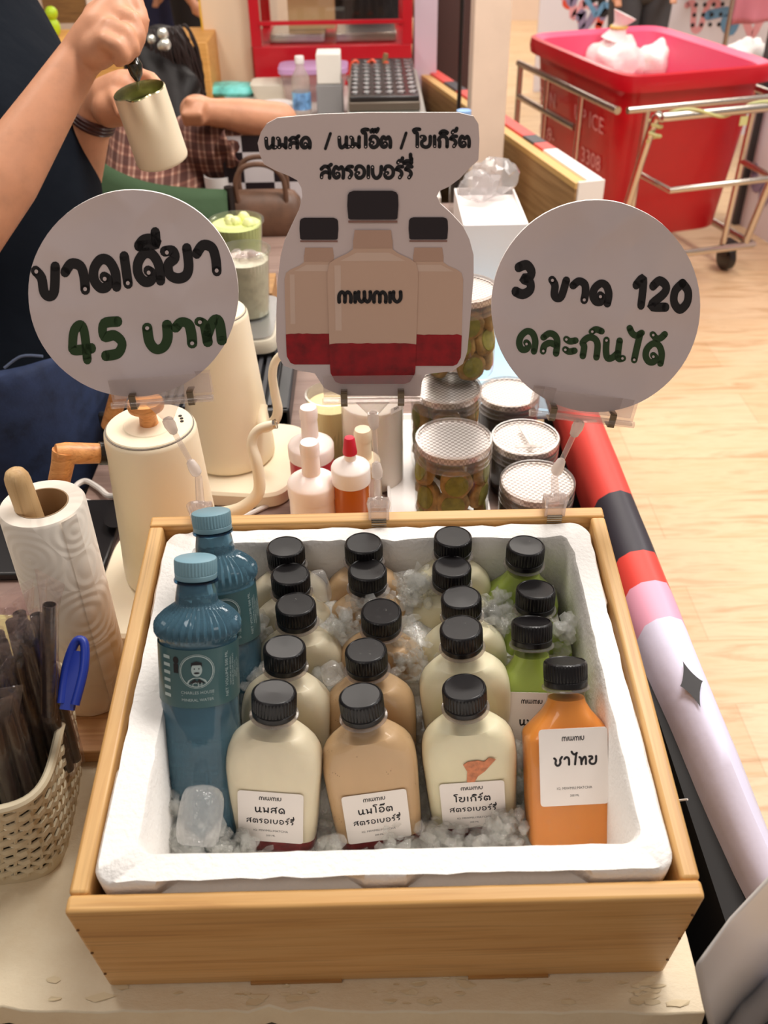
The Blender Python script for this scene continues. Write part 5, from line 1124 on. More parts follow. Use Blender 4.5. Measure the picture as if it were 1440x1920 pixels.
for i, (x, y, c, l) in enumerate([(-.004, .01, (150, 210, 60), 'lime green pen in the pen cup'), (.0, -.02, (60, 44, 36), 'dark brown pen in the pen cup'), (.012, .02, (232, 232, 228), 'white pen in the pen cup')]):
    ware('pen', l, 'pen', MB().lathe([(.002, 0), (.0055, .012), (.0055, .15), (.004, .156)], 14), mat('pen_' + str(i), c, .4), pcM @ at(x, y, .006, 8, -6 + 6 * i, 0), 'pens in the cup')
ware('brush_stick', 'brown wooden stick leaning right in the pen cup', 'stick', MB().lathe([(.008, 0), (.0085, .18), (.007, .184)], 14), mat('stick_brown', (136, 108, 70), .6), pcM @ at(.02, .0, .008, 0, 12, 0))
ware('yellow_pencil', 'yellow pencil seen through the translucent pen cup', 'pencil', MB().lathe([(.004, 0), (.004, .12)], 8), mat('pencil_yellow', (236, 196, 90), .5), pcM @ at(-.02, -.035, .008, 0, 22, 0))
wbp = pz(568, 222, T); wbM = Matrix.Translation((wbp.x, wbp.y, T + .001))
t = thing('small_water_bottle', 'small clear water bottle with a blue and white label behind the middle sign', 'bottle', wbM)
obj('bottle_body', MB().lathe([(.026, 0), (.03, .004), (.03, .085), (.028, .092), (.03, .098), (.028, .125), (.014, .152), (.0125, .17)], 36), M_frost, t); obj('label', MB().lathe([(.0305, .03), (.0305, .082)], 36, None, False, False), mat('blue_white_label', (120, 170, 226), .5, var=.6, vscale=26), t); obj('cap', MB().lathe([(.0145, .165), (.0148, .167), (.0148, .184), (.0135, .186)], 32), M_white, t)
np_ = pz(620, 222, T)
ware('grey_box', 'grey box carrying a stack of napkins behind the middle sign', 'box', MB().box((0, 0, .05), (.085, .10, .10)), mat('grey_box_card', (150, 148, 148), .6), at(np_.x, np_.y + .05, T + .001), bevel=.003)
ware('napkin_stack', 'white napkin stack on the grey box beside the pen cup', 'napkins', MB().box((0, 0, .045), (.078, .09, .09)), mat('napkin_white', (246, 240, 230), .8), at(np_.x, np_.y + .05, T + .102), bevel=.004)
pb = pz(590, 172, T + .02); t = thing('lidded_container', 'clear food container with a purple lid before the red cabinet', 'container', Matrix.Translation((pb.x, pb.y, T + .001))); obj('tub', MB().sup([(0, .10, .065, 6), (.09, .115, .075, 6)], 40), M_pc, t); obj('lid', MB().sup([(.09, .12, .08, 6), (.105, .12, .08, 6), (.108, .11, .07, 6)], 40), mat('purple_lid', (206, 160, 206), .35), t)
sp = pz(518, 182, T); t = thing('foam_tray', 'cream rectangular foam tray left of the small water bottle', 'tray', Matrix.Translation((sp.x, sp.y, T + .001))); obj('tray', MB().sup([(0, .07, .05, 7), (.05, .085, .065, 7), (.052, .08, .06, 7)], 40), mat('cream_tray', (240, 232, 214), .6), t)
wp = pz(432, 176, T); ware('wipes_pack', 'turquoise soft pack of wipes beside the resting woman', 'pack', MB().sup([(0, .085, .05, 4), (.012, .10, .06, 4), (.03, .09, .052, 3), (.036, .06, .03, 2)], 36), mat('turquoise_pack', (120, 224, 214), .35, var=.35, vscale=18), at(wp.x, wp.y, T + .001, 0, 0, -8))
wq = pz(522, 205, T); ware('white_dish', 'low white dish behind the left edge of the middle sign', 'dish', MB().lathe([(.04, 0), (.06, .012), (.062, .014), (.038, .003)], 36), M_white, at(wq.x - .01, wq.y + .02, T + .001))
bk_ = pz(870, 206, .985); t = thing('blue_capped_bottle', 'clear bottle with a pale blue cap standing behind the middle sign', 'bottle', V((bk_.x, bk_.y, T)))
hb_ = .985 - T
obj('bottle_body', MB().lathe([(.026, -T * 0 + .0), (.029, .004), (.029, hb_ - .08), (.013, hb_ - .03), (.0125, hb_ - .014)], 32), M_clear, t); obj('cap', MB().lathe([(.0165, hb_ - .02), (.017, hb_ - .018), (.017, hb_ - .001), (.015, hb_)], 36), mat('pale_blue_cap', (140, 180, 232), .4), t)
ware('side_cart', 'narrow cart under the blue capped bottle', 'cart', MB().box((0, 0, .72), (.16, .24, .06)).box((0, 0, .3), (.14, .2, .6)), M_white, at(bk_.x + .01, bk_.y + .02, -.0005), bevel=.004) if False else None
# cabinet, counter and boards left of the display cabinet
fr_ = pY(430, 130, 3.36); ware('cream_cabinet', 'tall cream cabinet left of the red display cabinet', 'cabinet', MB().box((0, 0, .8), (.175, .22, 1.6)), mat('cream_cabinet_paint', (246, 222, 192), .5), at(fr_.x, 3.36 + .14, 0), bevel=.006)
yl = obj('yellow_strip', MB().box((-.086, -.112, .85), (.006, .004, .9)), mat('yellow_strip', (240, 196, 60), .5), bpy.data.objects['cream_cabinet'])
M_ow = wood('orange_wood', (236, 178, 100), (224, 162, 84), (200, 136, 62), 'X', .6, .5)
wc = pz(388, 78, .93); ware('wooden_counter', 'orange wooden counter behind the resting woman', 'counter', MB().box((-.62, .15, .465), (1.24, .3, .93)), M_ow, at(wc.x, wc.y, 0), bevel=.005)
ty_ = pz(101, 72, .93); ware('lime_figure', 'lime green toy figure on the wooden counter at the upper left', 'toy', MB().ball((0, 0, .03), (.022, .02, .03)).ball((0, 0, .075), .022), mat('lime_plastic', (190, 224, 40), .4), at(ty_.x, ty_.y + .03, .9305))
wk = pz(112, 60, .93); ware('wicker_panel', 'brown wicker panel at the upper left corner beside a white frame', 'panel', MB().box((0, 0, .2), (.16, .03, .4)), wood('wicker_brown', (150, 116, 70), (126, 94, 56), (84, 60, 34), 'X', 2, .8), at(wk.x - .02, wk.y + .2, .9305)); ware('white_frame_post', 'white upright frame post beside the wicker panel', 'post', MB().box((0, 0, .3), (.025, .03, .6)), M_white, at(wk.x + .085, wk.y + .18, .9305))
lv = pY(797, 150, 3.5); ware('lavender_board', 'tall lavender board between the red cabinet and the brown skirted person', 'board', MB().box((0, 0, .9), (.085, .04, 1.8)), mat('lavender_paint', (228, 214, 232), .5), at(lv.x, 3.5, 0), smooth=False)
po = pY(862, 150, 2.8); ware('black_pole', 'thin black pole left of the white post', 'pole', MB().tube([(0, 0, .012), (0, 0, 2.2)], .007, 10).lathe([(.07, 0), (.07, .01), (.01, .014)], 24), M_black, at(po.x, 2.8, 0))
pl_ = pY(852, 60, 5.0); mb = MB(); mb.ball((0, 0, 0), (.055, .05, .06)).ball((.02, -.01, -.10), (.075, .06, .08)).ball((-.04, -.02, .05), .022).ball((.04, -.02, .05), .022); ware('plush_toy', 'cream plush toy hanging beside the brown skirted person', 'toy', mb, mat('plush_cream', (240, 222, 190), .9), Matrix.Translation(pl_))
tag(obj('toy_cord', MB().tube([pl_ + V((0, 0, .05)), pl_ + V((0, 0, .9))], .004, 6), M_white), 'thin cord the cream plush toy hangs from', 'cord')
# handbag, mug, checkered cloth behind the cups
hb0 = pz(472, 432, T); HBc = V((hb0.x + .03, hb0.y + .0, T + .0005))
hg = thing('handbag', 'brown leather handbag with arched handles behind the cups', 'bag', Matrix.Translation(HBc)); M_lea = mat('brown_leather', (104, 74, 56), .5, var=.15, vscale=30)
obj('body', MB().sup([(0, .085, .045, 5), (.015, .098, .05, 4), (.07, .09, .042, 4), (.088, .078, .025, 4), (.092, .072, .015, 4)], 48), M_lea, hg); 
for s in (-1, 1): obj('handle', MB().tube(spline([(-.05, s * .03, .07), (-.052, s * .032, .12), (-.03, s * .03, .155), (.02, s * .03, .158), (.055, s * .03, .13), (.06, s * .03, .07)], 6), .006, 8), M_lea, hg)
mg = pz(432, 392, T); t = thing('white_mug', 'white mug beside the brown handbag', 'mug', V((mg.x - .02, mg.y + .0, T + .0005))); obj('mug_wall', MB().lathe([(.03, 0), (.034, .004), (.036, .085), (.0335, .085), (.031, .006), (.0005, .005)], 36), M_white, t); obj('handle', MB().tube(spline([(.034, 0, .07), (.056, 0, .06), (.054, 0, .03), (.033, 0, .02)], 5), .005, 8), M_white, t)
m_ck, nt, b_, _o = nodes('checker_cloth'); ck = nt.nodes.new('ShaderNodeTexChecker'); ck.inputs['Scale'].default_value = 14; ck.inputs['Color1'].default_value = lin((228, 222, 224)); ck.inputs['Color2'].default_value = lin((34, 24, 30)); nt.links.new(coord(nt), ck.inputs['Vector']); nt.links.new(ck.outputs[0], b_.inputs['Base Color'])
cc = pY(520, 360, 1.97); ware('checkered_box', 'black and white checkered box behind the brown handbag', 'box', MB().box((0, 0, .09), (.24, .03, .18)), m_ck, at(cc.x, 1.935, T + .0005), smooth=False)
# ================================================================ people
M_navy = mat('navy_shirt', (12, 18, 27), .85, spec=.12, bmp=.4, bscale=14, bdist=.012); M_denim = mat('denim', (44, 58, 92), .8, var=.25, vscale=26, bmp=.3, bscale=300, bdist=.001)
M_hair = mat('black_hair', (22, 16, 15), .5, spec=.25)
# ---- the seller, cut off by the frame: torso at the left, both hands at the cream pitcher
E_ = lambda x, y, d=1.5: pd(x, y, d)
shoulder_r = pd(-330, -60, 1.30); elbow_r = pd(-70, 455, 1.20); wrist_r = pd(150, 108, 1.215)
elbow_l = pd(120, 420, 1.60); wrist_l = pd(180, 205, 1.47); shoulder_l = pd(-60, -120, 1.72)
edge = [(20, -60), (45, 0), (105, 90), (150, 200), (172, 300), (182, 360), (188, 430), (190, 520), (188, 600), (186, 650)]
ctrs = []
for x, y in edge:
    e = E_(x, y); ctrs.append(V((e.x - .135, e.y, e.z)))
top_c = ctrs[0] + V((-.01, .02, .12))
pel = V((ctrs[-1].x - .005, ctrs[-1].y, ctrs[-1].z - .12))
# floor position follows from the hips
mb = MB()
neck = V((top_c.x + .01, top_c.y, 1.46)); head = V((neck.x + .05, neck.y, 1.62))
mb.capsule(V((top_c.x, top_c.y, 1.30)), V((top_c.x, top_c.y, 1.02)), .12, .12, 16); mb.capsule(V((top_c.x, top_c.y - .13, 1.36)), V((top_c.x, top_c.y + .13, 1.36)), .06, .06, 14)
mb.capsule(V((top_c.x, top_c.y, 1.38)), head, .05, .055, 14); mb.ball(head + V((.01, 0, .03)), (.095, .075, .115), None, 24, 16); mb.ball(head + V((.105, 0, .0)), (.018, .014, .02))
sh_r = V((top_c.x, top_c.y - .17, 1.36)); sh_l = V((top_c.x, top_c.y + .17, 1.36))
mb.chain([sh_r, elbow_r], [.048, .043], 14); mb.chain([elbow_r, elbow_r.lerp(wrist_r, .35), elbow_r.lerp(wrist_r, .75), wrist_r], [.043, .045, .034, .028], 16)
mb.chain([sh_l, elbow_l], [.048, .042], 14); mb.chain([elbow_l, elbow_l.lerp(wrist_l, .4), wrist_l], [.042, .041, .028], 16)
# right hand: fist around the spoon handle
k = lambda x, y, d: pd(x, y, d)
pr0 = k(196, 58, 1.205); mb.chain([wrist_r, k(172, 84, 1.21), pr0, k(216, 22, 1.205)], [.028, .031, .033, .026], 16); mb.chain([k(182, 96, 1.195), k(206, 78, 1.185)], [.024, .022], 14); mb.chain([k(190, 40, 1.215), k(222, 8, 1.22)], [.026, .02], 14)
for pts in [[(216, -6, 1.212), (254, 0, 1.205), (268, 38, 1.205), (262, 76, 1.212)], [(216, 22, 1.192), (250, 36, 1.186), (262, 68, 1.19), (252, 98, 1.198)], [(208, 50, 1.176), (238, 62, 1.172), (250, 90, 1.178), (238, 110, 1.186)], [(198, 76, 1.166), (222, 88, 1.164), (232, 106, 1.17), (222, 116, 1.178)], [(186, 20, 1.232), (214, 18, 1.243), (240, 48, 1.236)]]:
    mb.chain([k(*p) for p in pts], [.0118, .0108, .0098, .0084][:len(pts)], 12)
# left hand: cradling the pitcher from behind
mb.chain([wrist_l, k(205, 185, 1.455), k(232, 168, 1.44)], [.028, .034, .030], 16); mb.chain([k(205, 205, 1.44), k(232, 205, 1.425)], [.028, .024], 14)
for pts in [[(228, 150, 1.44), (258, 138, 1.425), (284, 146, 1.41), (296, 158, 1.40)], [(236, 170, 1.435), (266, 172, 1.425), (292, 186, 1.415), (300, 200, 1.40)], [(236, 192, 1.43), (268, 200, 1.425), (292, 212, 1.415), (300, 228, 1.405)], [(232, 212, 1.425), (262, 222, 1.42), (286, 236, 1.415)], [(208, 172, 1.43), (222, 192, 1.40), (228, 214, 1.385)]]:
    mb.chain([k(*p) for p in pts], [.0118, .0106, .0096, .0086][:len(pts)], 12)
hips = V((pel.x, pel.y, .0))
for s in (-1, 1): mb.chain([V((pel.x, pel.y + s * .09, pel.z)), V((pel.x, pel.y + s * .09, .46)), V((pel.x - .01, pel.y + s * .09, .09)), ], [.07, .05, .038], 14); mb.chain([V((pel.x - .01, pel.y + s * .09, .05)), V((pel.x + .13, pel.y + s * .1, .035))], [.04, .03], 12)
seller = obj('person', mb, M_skin, remesh=.0042, sm=6); tag(seller, 'person in a navy t-shirt and blue jeans holding a cream pitcher and a dark spoon', 'person')
mb = MB(); R = []
for i, c in enumerate([top_c] + ctrs):
    n = 40; rx = .135 if i else .12; ry = .19
    R.append([(c.x + rx * cos(a) * (1 + .05 * noise.noise(V((a, i * .8, 0)))), c.y + ry * sin(a), c.z + (0.02 * noise.noise(V((cos(a) * 2, sin(a) * 2, i))) if i > 1 else 0)) for a in [2 * pi * j / n for j in range(n)]])
mb.loft([[(top_c.x + (p[0] - top_c.x) * .45, top_c.y + (p[1] - top_c.y) * .45, top_c.z + .12) for p in R[0]]] + R, None, True, True)
obj('t_shirt', mb, M_navy, seller, ang=70, sub=1)
mb = MB(); b = sh_r.lerp(elbow_r, .5); mb.tube([sh_r + V((0, .03, .02)), sh_r.lerp(elbow_r, .2), b], [.075, .072, .07], 20); mb.tube([sh_l + V((0, -.03, .02)), sh_l.lerp(elbow_l, .2), sh_l.lerp(elbow_l, .55)], [.075, .072, .068], 20); obj('sleeve', mb, M_navy, seller, ang=70)
c = ctrs[-1]; mb = MB()
mb.loft([[(q.x + .128 * cos(a) + (.01 if z < -.1 else 0), q.y + .18 * sin(a), q.z + z) for a in [2 * pi * j / 40 for j in range(40)]] for q, z in ((c, .04), (c, -.02), (c, -.10), (c, -.20))])
for s in (-1, 1): mb.tube([V((c.x, c.y + s * .085, c.z - .15)), V((c.x, c.y + s * .09, .5)), V((c.x - .01, c.y + s * .09, .08))], [.10, .078, .062], 20)
obj('jeans', mb, M_denim, seller, remesh=.009, sm=8)
pk = MB(); pk.tube(spline([pd(8, 690, 1.335), pd(40, 668, 1.335), pd(80, 668, 1.335)], 5), .0022, 6); obj('pocket_seam', pk, mat('denim_seam', (96, 108, 136), .8), seller)
obj('hair', MB().ball(head + V((-.005, 0, .055)), (.1, .083, .105), None, 24, 16), M_hair, seller)
fwd = (elbow_l - wrist_l).normalized(); br = wrist_l + fwd * .018
mb = MB(); 
for j, dd_ in enumerate((-.006, .0, .006)):
    u_ = fwd.orthogonal().normalized(); w_ = fwd.cross(u_); mb.tube([br + fwd * dd_ + (u_ * cos(a) + w_ * sin(a)) * .0325 for a in [2 * pi * i / 36 for i in range(36)]], .0038, 8, closed=True)
obj('bracelet', mb, mat('dark_beads', (70, 40, 36), .35), seller)
# pitcher
PT, PB = pd(261, 170, 1.30), pd(306, 302, 1.372); Mp = align(PB, PT); Hp = (PT - PB).length
axz = (PT - PB).normalized(); tow = (CP - PT); tow = (tow - axz * tow.dot(axz)).normalized(); vx = Mp.to_3x3().inverted() @ tow; a_sp = atan2(vx.y, vx.x) - .18
pi_ = thing('milk_pitcher', 'cream steaming pitcher held tilted above the left round sign', 'pitcher', Mp)
def pring(z, r, g=0):
    u = max(0, (z / Hp - .45) / .55); n = 72; o = []
    for j in range(n):
        a = 2 * pi * j / n; d = (a - a_sp + pi) % (2 * pi) - pi; q = r + .017 * u ** 1.6 * math.exp(-(d / .26) ** 2) - .0035 * u * math.exp(-((abs(d) - .55) / .22) ** 2)
        o.append(((q - g) * cos(a), (q - g) * sin(a), z + .004 * u ** 3 * math.exp(-(d / .3) ** 2)))
    return o
mb = MB(); mb.loft([pring(0, .034), pring(.002, .0375), pring(.006, .0385)] + [pring(Hp * t, .0385 - .0015 * t) for t in (.2, .4, .5, .6, .7, .8, .9, .97, 1)], None, True, False); obj('outer_wall', mb, M_cream, pi_, ang=60)
mb = MB(); mb.loft([pring(Hp, .037), pring(Hp + .0012, .0368, .001), pring(Hp * .97, .037, .0022), pring(Hp * .8, .037, .002), pring(Hp * .5, .0375, .002), pring(.01, .037, .002)], None, False, True); obj('steel_inside', mb, mat('pitcher_steel', (176, 170, 130), .25, .9), pi_, ang=60)
mb = MB(); mb.loft([pring(Hp * .80, .0368, .0026), pring(Hp * .81, .001)], None, True, True); obj('matcha', mb, mat('matcha_liquid', (92, 100, 40), .3, coat=.3), pi_)
mb = MB(); mb.tube([pd(250, 184, 1.292), pd(247, 196, 1.2915)], [.006, .004], 8); 
spn = thing('dark_spoon', 'dark spoon dripping matcha held over the cream pitcher', 'spoon', Matrix.Translation(pd(240, 60, 1.20))); iv = spn.matrix_world.inverted()
obj('handle', MB().tube([iv @ p for p in (pd(233, 10, 1.205), pd(243, 80, 1.20), pd(250, 112, 1.205))], [.005, .0055, .006], 10), M_black, spn)
obj('bowl', MB().tube([iv @ p for p in (pd(249, 106, 1.204), pd(252, 122, 1.207), pd(256, 140, 1.212), pd(258, 152, 1.216))], [.006, .0105, .008, .003], 14), mat('wet_dark_green', (30, 30, 14), .2, coat=.5), spn)
obj('drip', MB().tube([iv @ pd(258, 150, 1.216), iv @ pd(259, 168, 1.26)], [.0024, .0012], 8), mat('matcha_drip', (84, 84, 30), .3), spn)

# ---- woman resting her head on her arm, seen from behind
hd = pd(315, 140, 2.45)
mb = MB(); mb.ball(hd, (.082, .092, .105), None, 26, 18); fist = pd(370, 207, 2.17); elb = pd(526, 226, 2.22); sho = pd(412, 275, 2.28)
nk = pd(300, 215, 2.42); wst = pd(300, 420, 2.36)
mb.capsule(nk, hd, .05, .055, 14); mb.capsule(nk, wst, .11, .13, 18); mb.capsule(pd(215, 262, 2.44), sho, .055, .055, 14)
mb.chain([sho, elb], [.05, .042], 14); mb.chain([elb, elb.lerp(fist, .4), fist], [.042, .04, .028], 14); mb.ball(fist, (.042, .035, .036), None, 16, 12)
for q in range(4): mb.chain([fist + V((-.018 + .012 * q, -.02, .022)), fist + V((-.024 + .012 * q, -.045, .002)), fist + V((-.024 + .012 * q, -.032, -.022))], [.009, .009, .008], 10)
mb.chain([fist + V((.012, -.01, .02)), fist + V((-.012, -.035, .03))], [.01, .009], 10)
sl = pd(205, 268, 2.44); mb.chain([sl, pd(190, 330, 2.6), pd(330, 300, 2.72)], [.05, .042, .034], 14); mb.ball(pd(335, 298, 2.72), (.035, .03, .03))
mb.ball(pd(347, 186, 2.36), (.014, .02, .028), None, 14, 10)
sy = wst.y; seat = V((wst.x, wst.y, .50)); mb.capsule(wst, seat, .13, .14, 18)
for s in (-1, 1): mb.chain([seat + V((s * .09, 0, 0)), seat + V((s * .1 + .02, .42, .0)), V((seat.x + s * .1, seat.y + .42, .09)), V((seat.x + s * .1, seat.y + .56, .04))], [.085, .06, .045, .035], 14)
wom = obj('person', mb, M_skin, remesh=.006, sm=5); tag(wom, 'person in a brown plaid shirt resting head on hand, seen from behind', 'person')
mb = MB(); up_ = V((0, 0, 1)); mb.ball(hd + V((-.004, -.008, .008)), (.093, .100, .112), None, 30, 20); mb.chain([hd + V((-.03, -.06, .03)), pd(312, 190, 2.35), pd(330, 240, 2.30), pd(345, 300, 2.28)], [.07, .055, .034, .014], 16); mb.chain([hd + V((.03, -.07, .0)), pd(352, 160, 2.36), pd(338, 200, 2.33)], [.05, .035, .02], 14); mb.chain([hd + V((-.05, -.04, .0)), pd(272, 200, 2.38), pd(285, 240, 2.35)], [.055, .045, .02], 14)
obj('hair', mb, M_hair, wom, remesh=.006, sm=6)
mb = MB(); rh = random.Random(11)                          # strands combed from the crown down to the right
for i in range(90):
    th = rh.uniform(-1.5, 1.9); ph_ = rh.uniform(-.3, .9); pts = []
    for j in range(8):
        t = j / 7; a = -1.35 + 2.0 * t; e = hd + V((-.004, -.008, .008)) + V((.097 * sin(th * (.4 + .6 * t)), -.103 * cos(th * .8) * cos(a * .55), -.115 * sin(a) ))
        pts.append(e + V((rh.gauss(0, .002), rh.gauss(0, .002), 0)))
    if i % 3 == 0: pts += [pd(335 + rh.uniform(-12, 12), 235, 2.29), pd(345 + rh.uniform(-14, 14), rh.uniform(262, 310), 2.28)]
    mb.tube(spline(pts, 2), rh.uniform(.0015, .0035), 5)
obj('hair_strands', mb, mat('dark_brown_hair', (40, 28, 25), .42, spec=.35), wom)['kind'] = 'stuff'
mb = MB(); hc = pd(298, 74, 2.27)
for q in range(6): mb.ball(hc + V((rnd.uniform(-.025, .025), rnd.uniform(-.015, .01), rnd.uniform(-.02, .02))), rnd.uniform(.010, .016), None, 10, 8)
obj('hair_clip', mb, mat('pearl_clip', (226, 226, 216), .2, .6), wom)
m_pl, nt, b_, _o = nodes('brown_plaid'); setin(b_, 'Roughness', .85)
def stripe(ax):
    w_ = nt.nodes.new('ShaderNodeTexWave'); w_.wave_type = 'BANDS'; w_.bands_direction = ax; w_.inputs['Scale'].default_value = 9; w_.inputs['Distortion'].default_value = .6; w_.inputs['Detail'].default_value = 1; nt.links.new(coord(nt), w_.inputs['Vector'])
    return ramp(nt, w_.outputs['Fac'], [(.35, (132, 92, 82)), (.5, (206, 172, 156)), (.75, (226, 200, 184)), (.9, (166, 124, 110))])
mx = nt.nodes.new('ShaderNodeMix'); mx.data_type = 'RGBA'; mx.blend_type = 'MULTIPLY'; mx.inputs[0].default_value = .8; nt.links.new(stripe('X'), mx.inputs[6]); nt.links.new(stripe('Z'), mx.inputs[7]); nt.links.new(mx.outputs[2], b_.inputs['Base Color']); bump(nt, b_, noi(nt, coord(nt), 22, 3), .5, .012)
mb = MB(); mb.capsule(nk + V((0, 0, -.02)), wst, .125, .15, 20); mb.capsule(pd(205, 268, 2.44), sho, .072, .075, 16); mb.capsule(sho, sho.lerp(elb, .28), .068, .064, 18); mb.capsule(sl, pd(195, 315, 2.56), .07, .066, 16); mb.capsule(wst, seat + V((0, 0, .1)), .15, .15, 18)
obj('plaid_shirt', mb, m_pl, wom, remesh=.011, sm=4)
mb = MB(); fr_c = sho.lerp(elb, .36); dv = (elb - sho).normalized(); u_ = dv.orthogonal().normalized(); w_ = dv.cross(u_)
mb.loft([[sho.lerp(elb, .10 + .08 * i) + (u_ * cos(a) + w_ * sin(a)) * (.066 + .008 * sin(a * 9 + i) + .004 * i) for a in [2 * pi * j / 72 for j in range(72)]] for i in range(4)], None, False, False); obj('ruffled_sleeve', mb, m_pl, wom, solid=.004)
mb = MB()
for s in (-1, 1): mb.tube([seat + V((s * .085, -.05, .02)), seat + V((s * .1, .42, .01)), V((seat.x + s * .1, seat.y + .42, .12))], [.11, .078, .06], 16)
obj('trousers', mb, mat('dark_trousers', (40, 36, 40), .85), wom)
gc = thing('camping_chair', 'green fabric camping chair the plaid shirted person sits in', 'chair', Matrix.Translation((wst.x, wst.y, 0))); iv = gc.matrix_world.inverted(); M_gf2 = mat('green_canvas', (52, 76, 46), .85, bmp=.3, bscale=12, bdist=.02)
tp = spline([pd(160, 276, 2.20), pd(205, 312, 2.14), pd(270, 340, 2.10), (pd(345, 352, 2.08)), pd(425, 356, 2.10)], 5); bt_ = spline([pd(150, 470, 2.22), pd(215, 480, 2.16), pd(280, 490, 2.12), pd(350, 480, 2.10), pd(436, 450, 2.12)], 5)
mb = MB(); mb.loft([[iv @ a.lerp(b, t) + V((0, -.02 * sin(pi * t), 0)) for a, b in zip(tp, bt_)] for t in [i / 6 for i in range(7)]], None, False, False, closed=False); obj('canvas_back', mb, M_gf2, gc, solid=.005)
mb = MB(); q0 = iv @ pd(428, 350, 2.10); q1 = iv @ pd(158, 272, 2.20); 
obj('tube_frame', MB().tube([q0, (q0.x, q0.y, .02 - 0)], .011, 10), M_black, gc)
obj('tube_frame', MB().tube([q1, (q1.x, q1.y, .02)], .011, 10), M_black, gc)
obj('tube_frame', MB().tube([(q0.x, q0.y + .5, .02), (q0.x, q0.y + .5, .5)], .011, 10), M_black, gc)
obj('tube_frame', MB().tube([(q1.x, q1.y + .5, .02), (q1.x, q1.y + .5, .5)], .011, 10), M_black, gc)

obj('canvas_seat', MB().box((0, .12, .355), (.46, .52, .012)), M_gf2, gc)

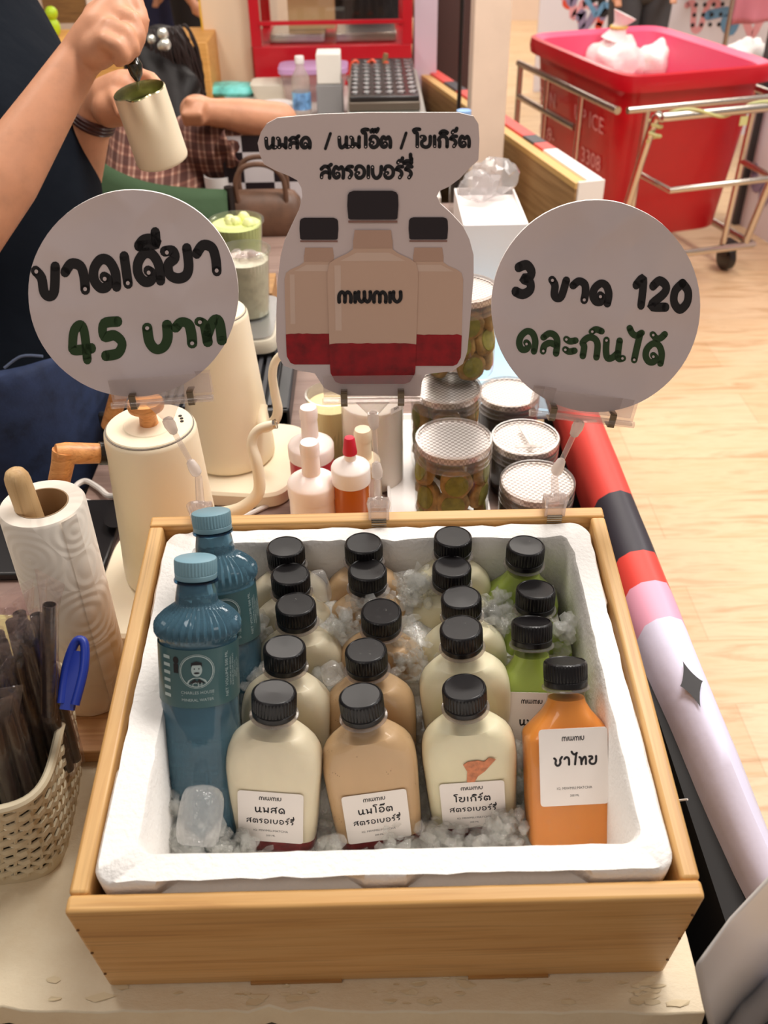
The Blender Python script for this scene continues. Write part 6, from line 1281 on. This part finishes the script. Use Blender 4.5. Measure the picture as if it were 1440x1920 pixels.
# ---- passers-by, mostly cut off by the frame
def standing(label, x, y, rz, shirt, legs, skirt=False, arm=None, h=1.62):
    M = at(x, y, 0, 0, 0, rz); k_ = h / 1.62; mb = MB(); q = lambda a, b, c: V((a, b, c)) * k_
    mb.capsule(q(0, 0, .95), q(0, 0, 1.3), .10, .11, 16); mb.capsule(q(-.13, 0, 1.32), q(.13, 0, 1.32), .05, .05, 12); mb.capsule(q(0, 0, 1.33), q(0, 0, 1.45), .045, .05, 12); mb.ball(q(0, -.01, 1.52), (.072, .09, .105), None, 20, 14); mb.ball(q(0, -.1, 1.51), (.012, .016, .016), None, 10, 8)
    for s in (-1, 1):
        mb.chain([q(s * .08, 0, .9), q(s * .085, -.01, .48), q(s * .085, .0, .08)], [.075, .05, .035], 12); mb.chain([q(s * .085, .02, .04), q(s * .09, -.12, .03)], [.034, .026], 10)
        e = q(s * .21, .02, 1.06); w_ = arm if (arm and s == 1) else q(s * .2, -.12, .86); mb.chain([q(s * .16, 0, 1.3), e, V(w_)], [.045, .038, .026], 12); d = (V(w_) - e).normalized(); mb.ball(V(w_) + d * .045, (.03, .028, .034), None, 12, 10)
        for f in range(4): mb.chain([V(w_) + d * .06 + V((-.018 + .012 * f, 0, 0)), V(w_) + d * .1 + V((-.018 + .012 * f, -.008, 0))], [.0085, .007], 8)
    p = obj('person', mb, M_skin, remesh=.012, sm=4); p.matrix_world = M; tag(p, label, 'person')
    mb = MB(); mb.capsule(q(0, 0, .98), q(0, 0, 1.3), .125, .125, 16); mb.capsule(q(-.14, 0, 1.32), q(.14, 0, 1.32), .062, .062, 12)
    for s in (-1, 1): mb.capsule(q(s * .165, 0, 1.3), q(s * .19, .01, 1.15), .058, .055, 12)
    obj('shirt', mb, shirt, p, remesh=.014, sm=4)
    mb = MB()
    if skirt: mb.loft([[(rx * k_ * cos(a), rx * .8 * k_ * sin(a), z * k_) for a in [2 * pi * j / 32 for j in range(32)]] for rx, z in ((.12, 1.02), (.145, .9), (.16, .6), (.165, .42))], None, True, False)
    else:
        mb.capsule(q(0, 0, .95), q(0, 0, .88), .125, .13, 14)
        for s in (-1, 1): mb.tube([q(s * .08, 0, .9), q(s * .085, -.01, .5), q(s * .085, 0, .09)], [.095, .07, .055], 14)
    obj('skirt' if skirt else 'trousers', mb, legs, p); obj('hair', MB().ball(q(0, .02, 1.545), (.082, .09, .10), None, 20, 14), M_hair, p)
    return p
M_brown = mat('brown_cloth', (78, 54, 50), .85); M_dgrey = mat('dark_grey_cloth', (74, 74, 78), .85); M_blue = mat('dark_blue_cloth', (40, 46, 84), .85); M_blk = mat('black_cloth', (30, 28, 32), .85); M_plum = mat('plum_cloth', (70, 58, 76), .85)
a = pY(832, 60, 4.6); standing('person in a long dark brown skirt standing beside the lavender board', a.x, 4.6, 20, M_brown, M_brown, True)
a = pY(1200, 10, 5.0); standing('person in dark grey clothes standing behind the red bin, one hand down', a.x, 5.0, 10, M_dgrey, M_dgrey, False, (.10, -.17, .86))
a = pY(690, 30, 4.35); standing('person in plum and black behind the red display cabinet, arm on its counter', a.x + .02, 4.35, 0, M_plum, M_blk, False, (.12, -.22, .98))
a = pY(375, 30, 4.9); standing('person in black standing behind the wooden counter', a.x, 4.9, 60, M_blk, M_blk)
a = pY(283, 30, 5.3); standing('person in dark blue behind the wooden counter, left of the one in black', a.x, 5.3, -30, M_blue, M_blue)
# wares glimpsed between them
cols = [(226, 60, 70), (240, 190, 60), (90, 170, 120), (240, 120, 150), (90, 140, 210), (236, 230, 220), (250, 150, 70)]
dp = pY(320, 20, 6.0); t = thing('wares_table', 'distant table of colourful wares behind the wooden counter', 'table', V((dp.x - .1, 6.3, 0))); obj('table_top', MB().box((0, 0, .74), (1.5, .6, .04)), M_white, t); obj('skirt', MB().box((0, -.29, .36), (1.5, .01, .72)), M_wall, t)
mw = {c: mat('ware', c, .5) for c in cols}; first = None
for i in range(16):
    o = obj('bottled_ware', MB().lathe([(.03, 0), (.034, .01), (.034, .11), (.014, .14), (.014, .16)], 14), mw[cols[i % 7]]); o.matrix_world = at(dp.x - .75 + .09 * i, 6.12 + .10 * (i % 3), .7605); tag(o, 'small bright bottle on the distant wares table', 'bottle', 'bright bottles on the distant table')
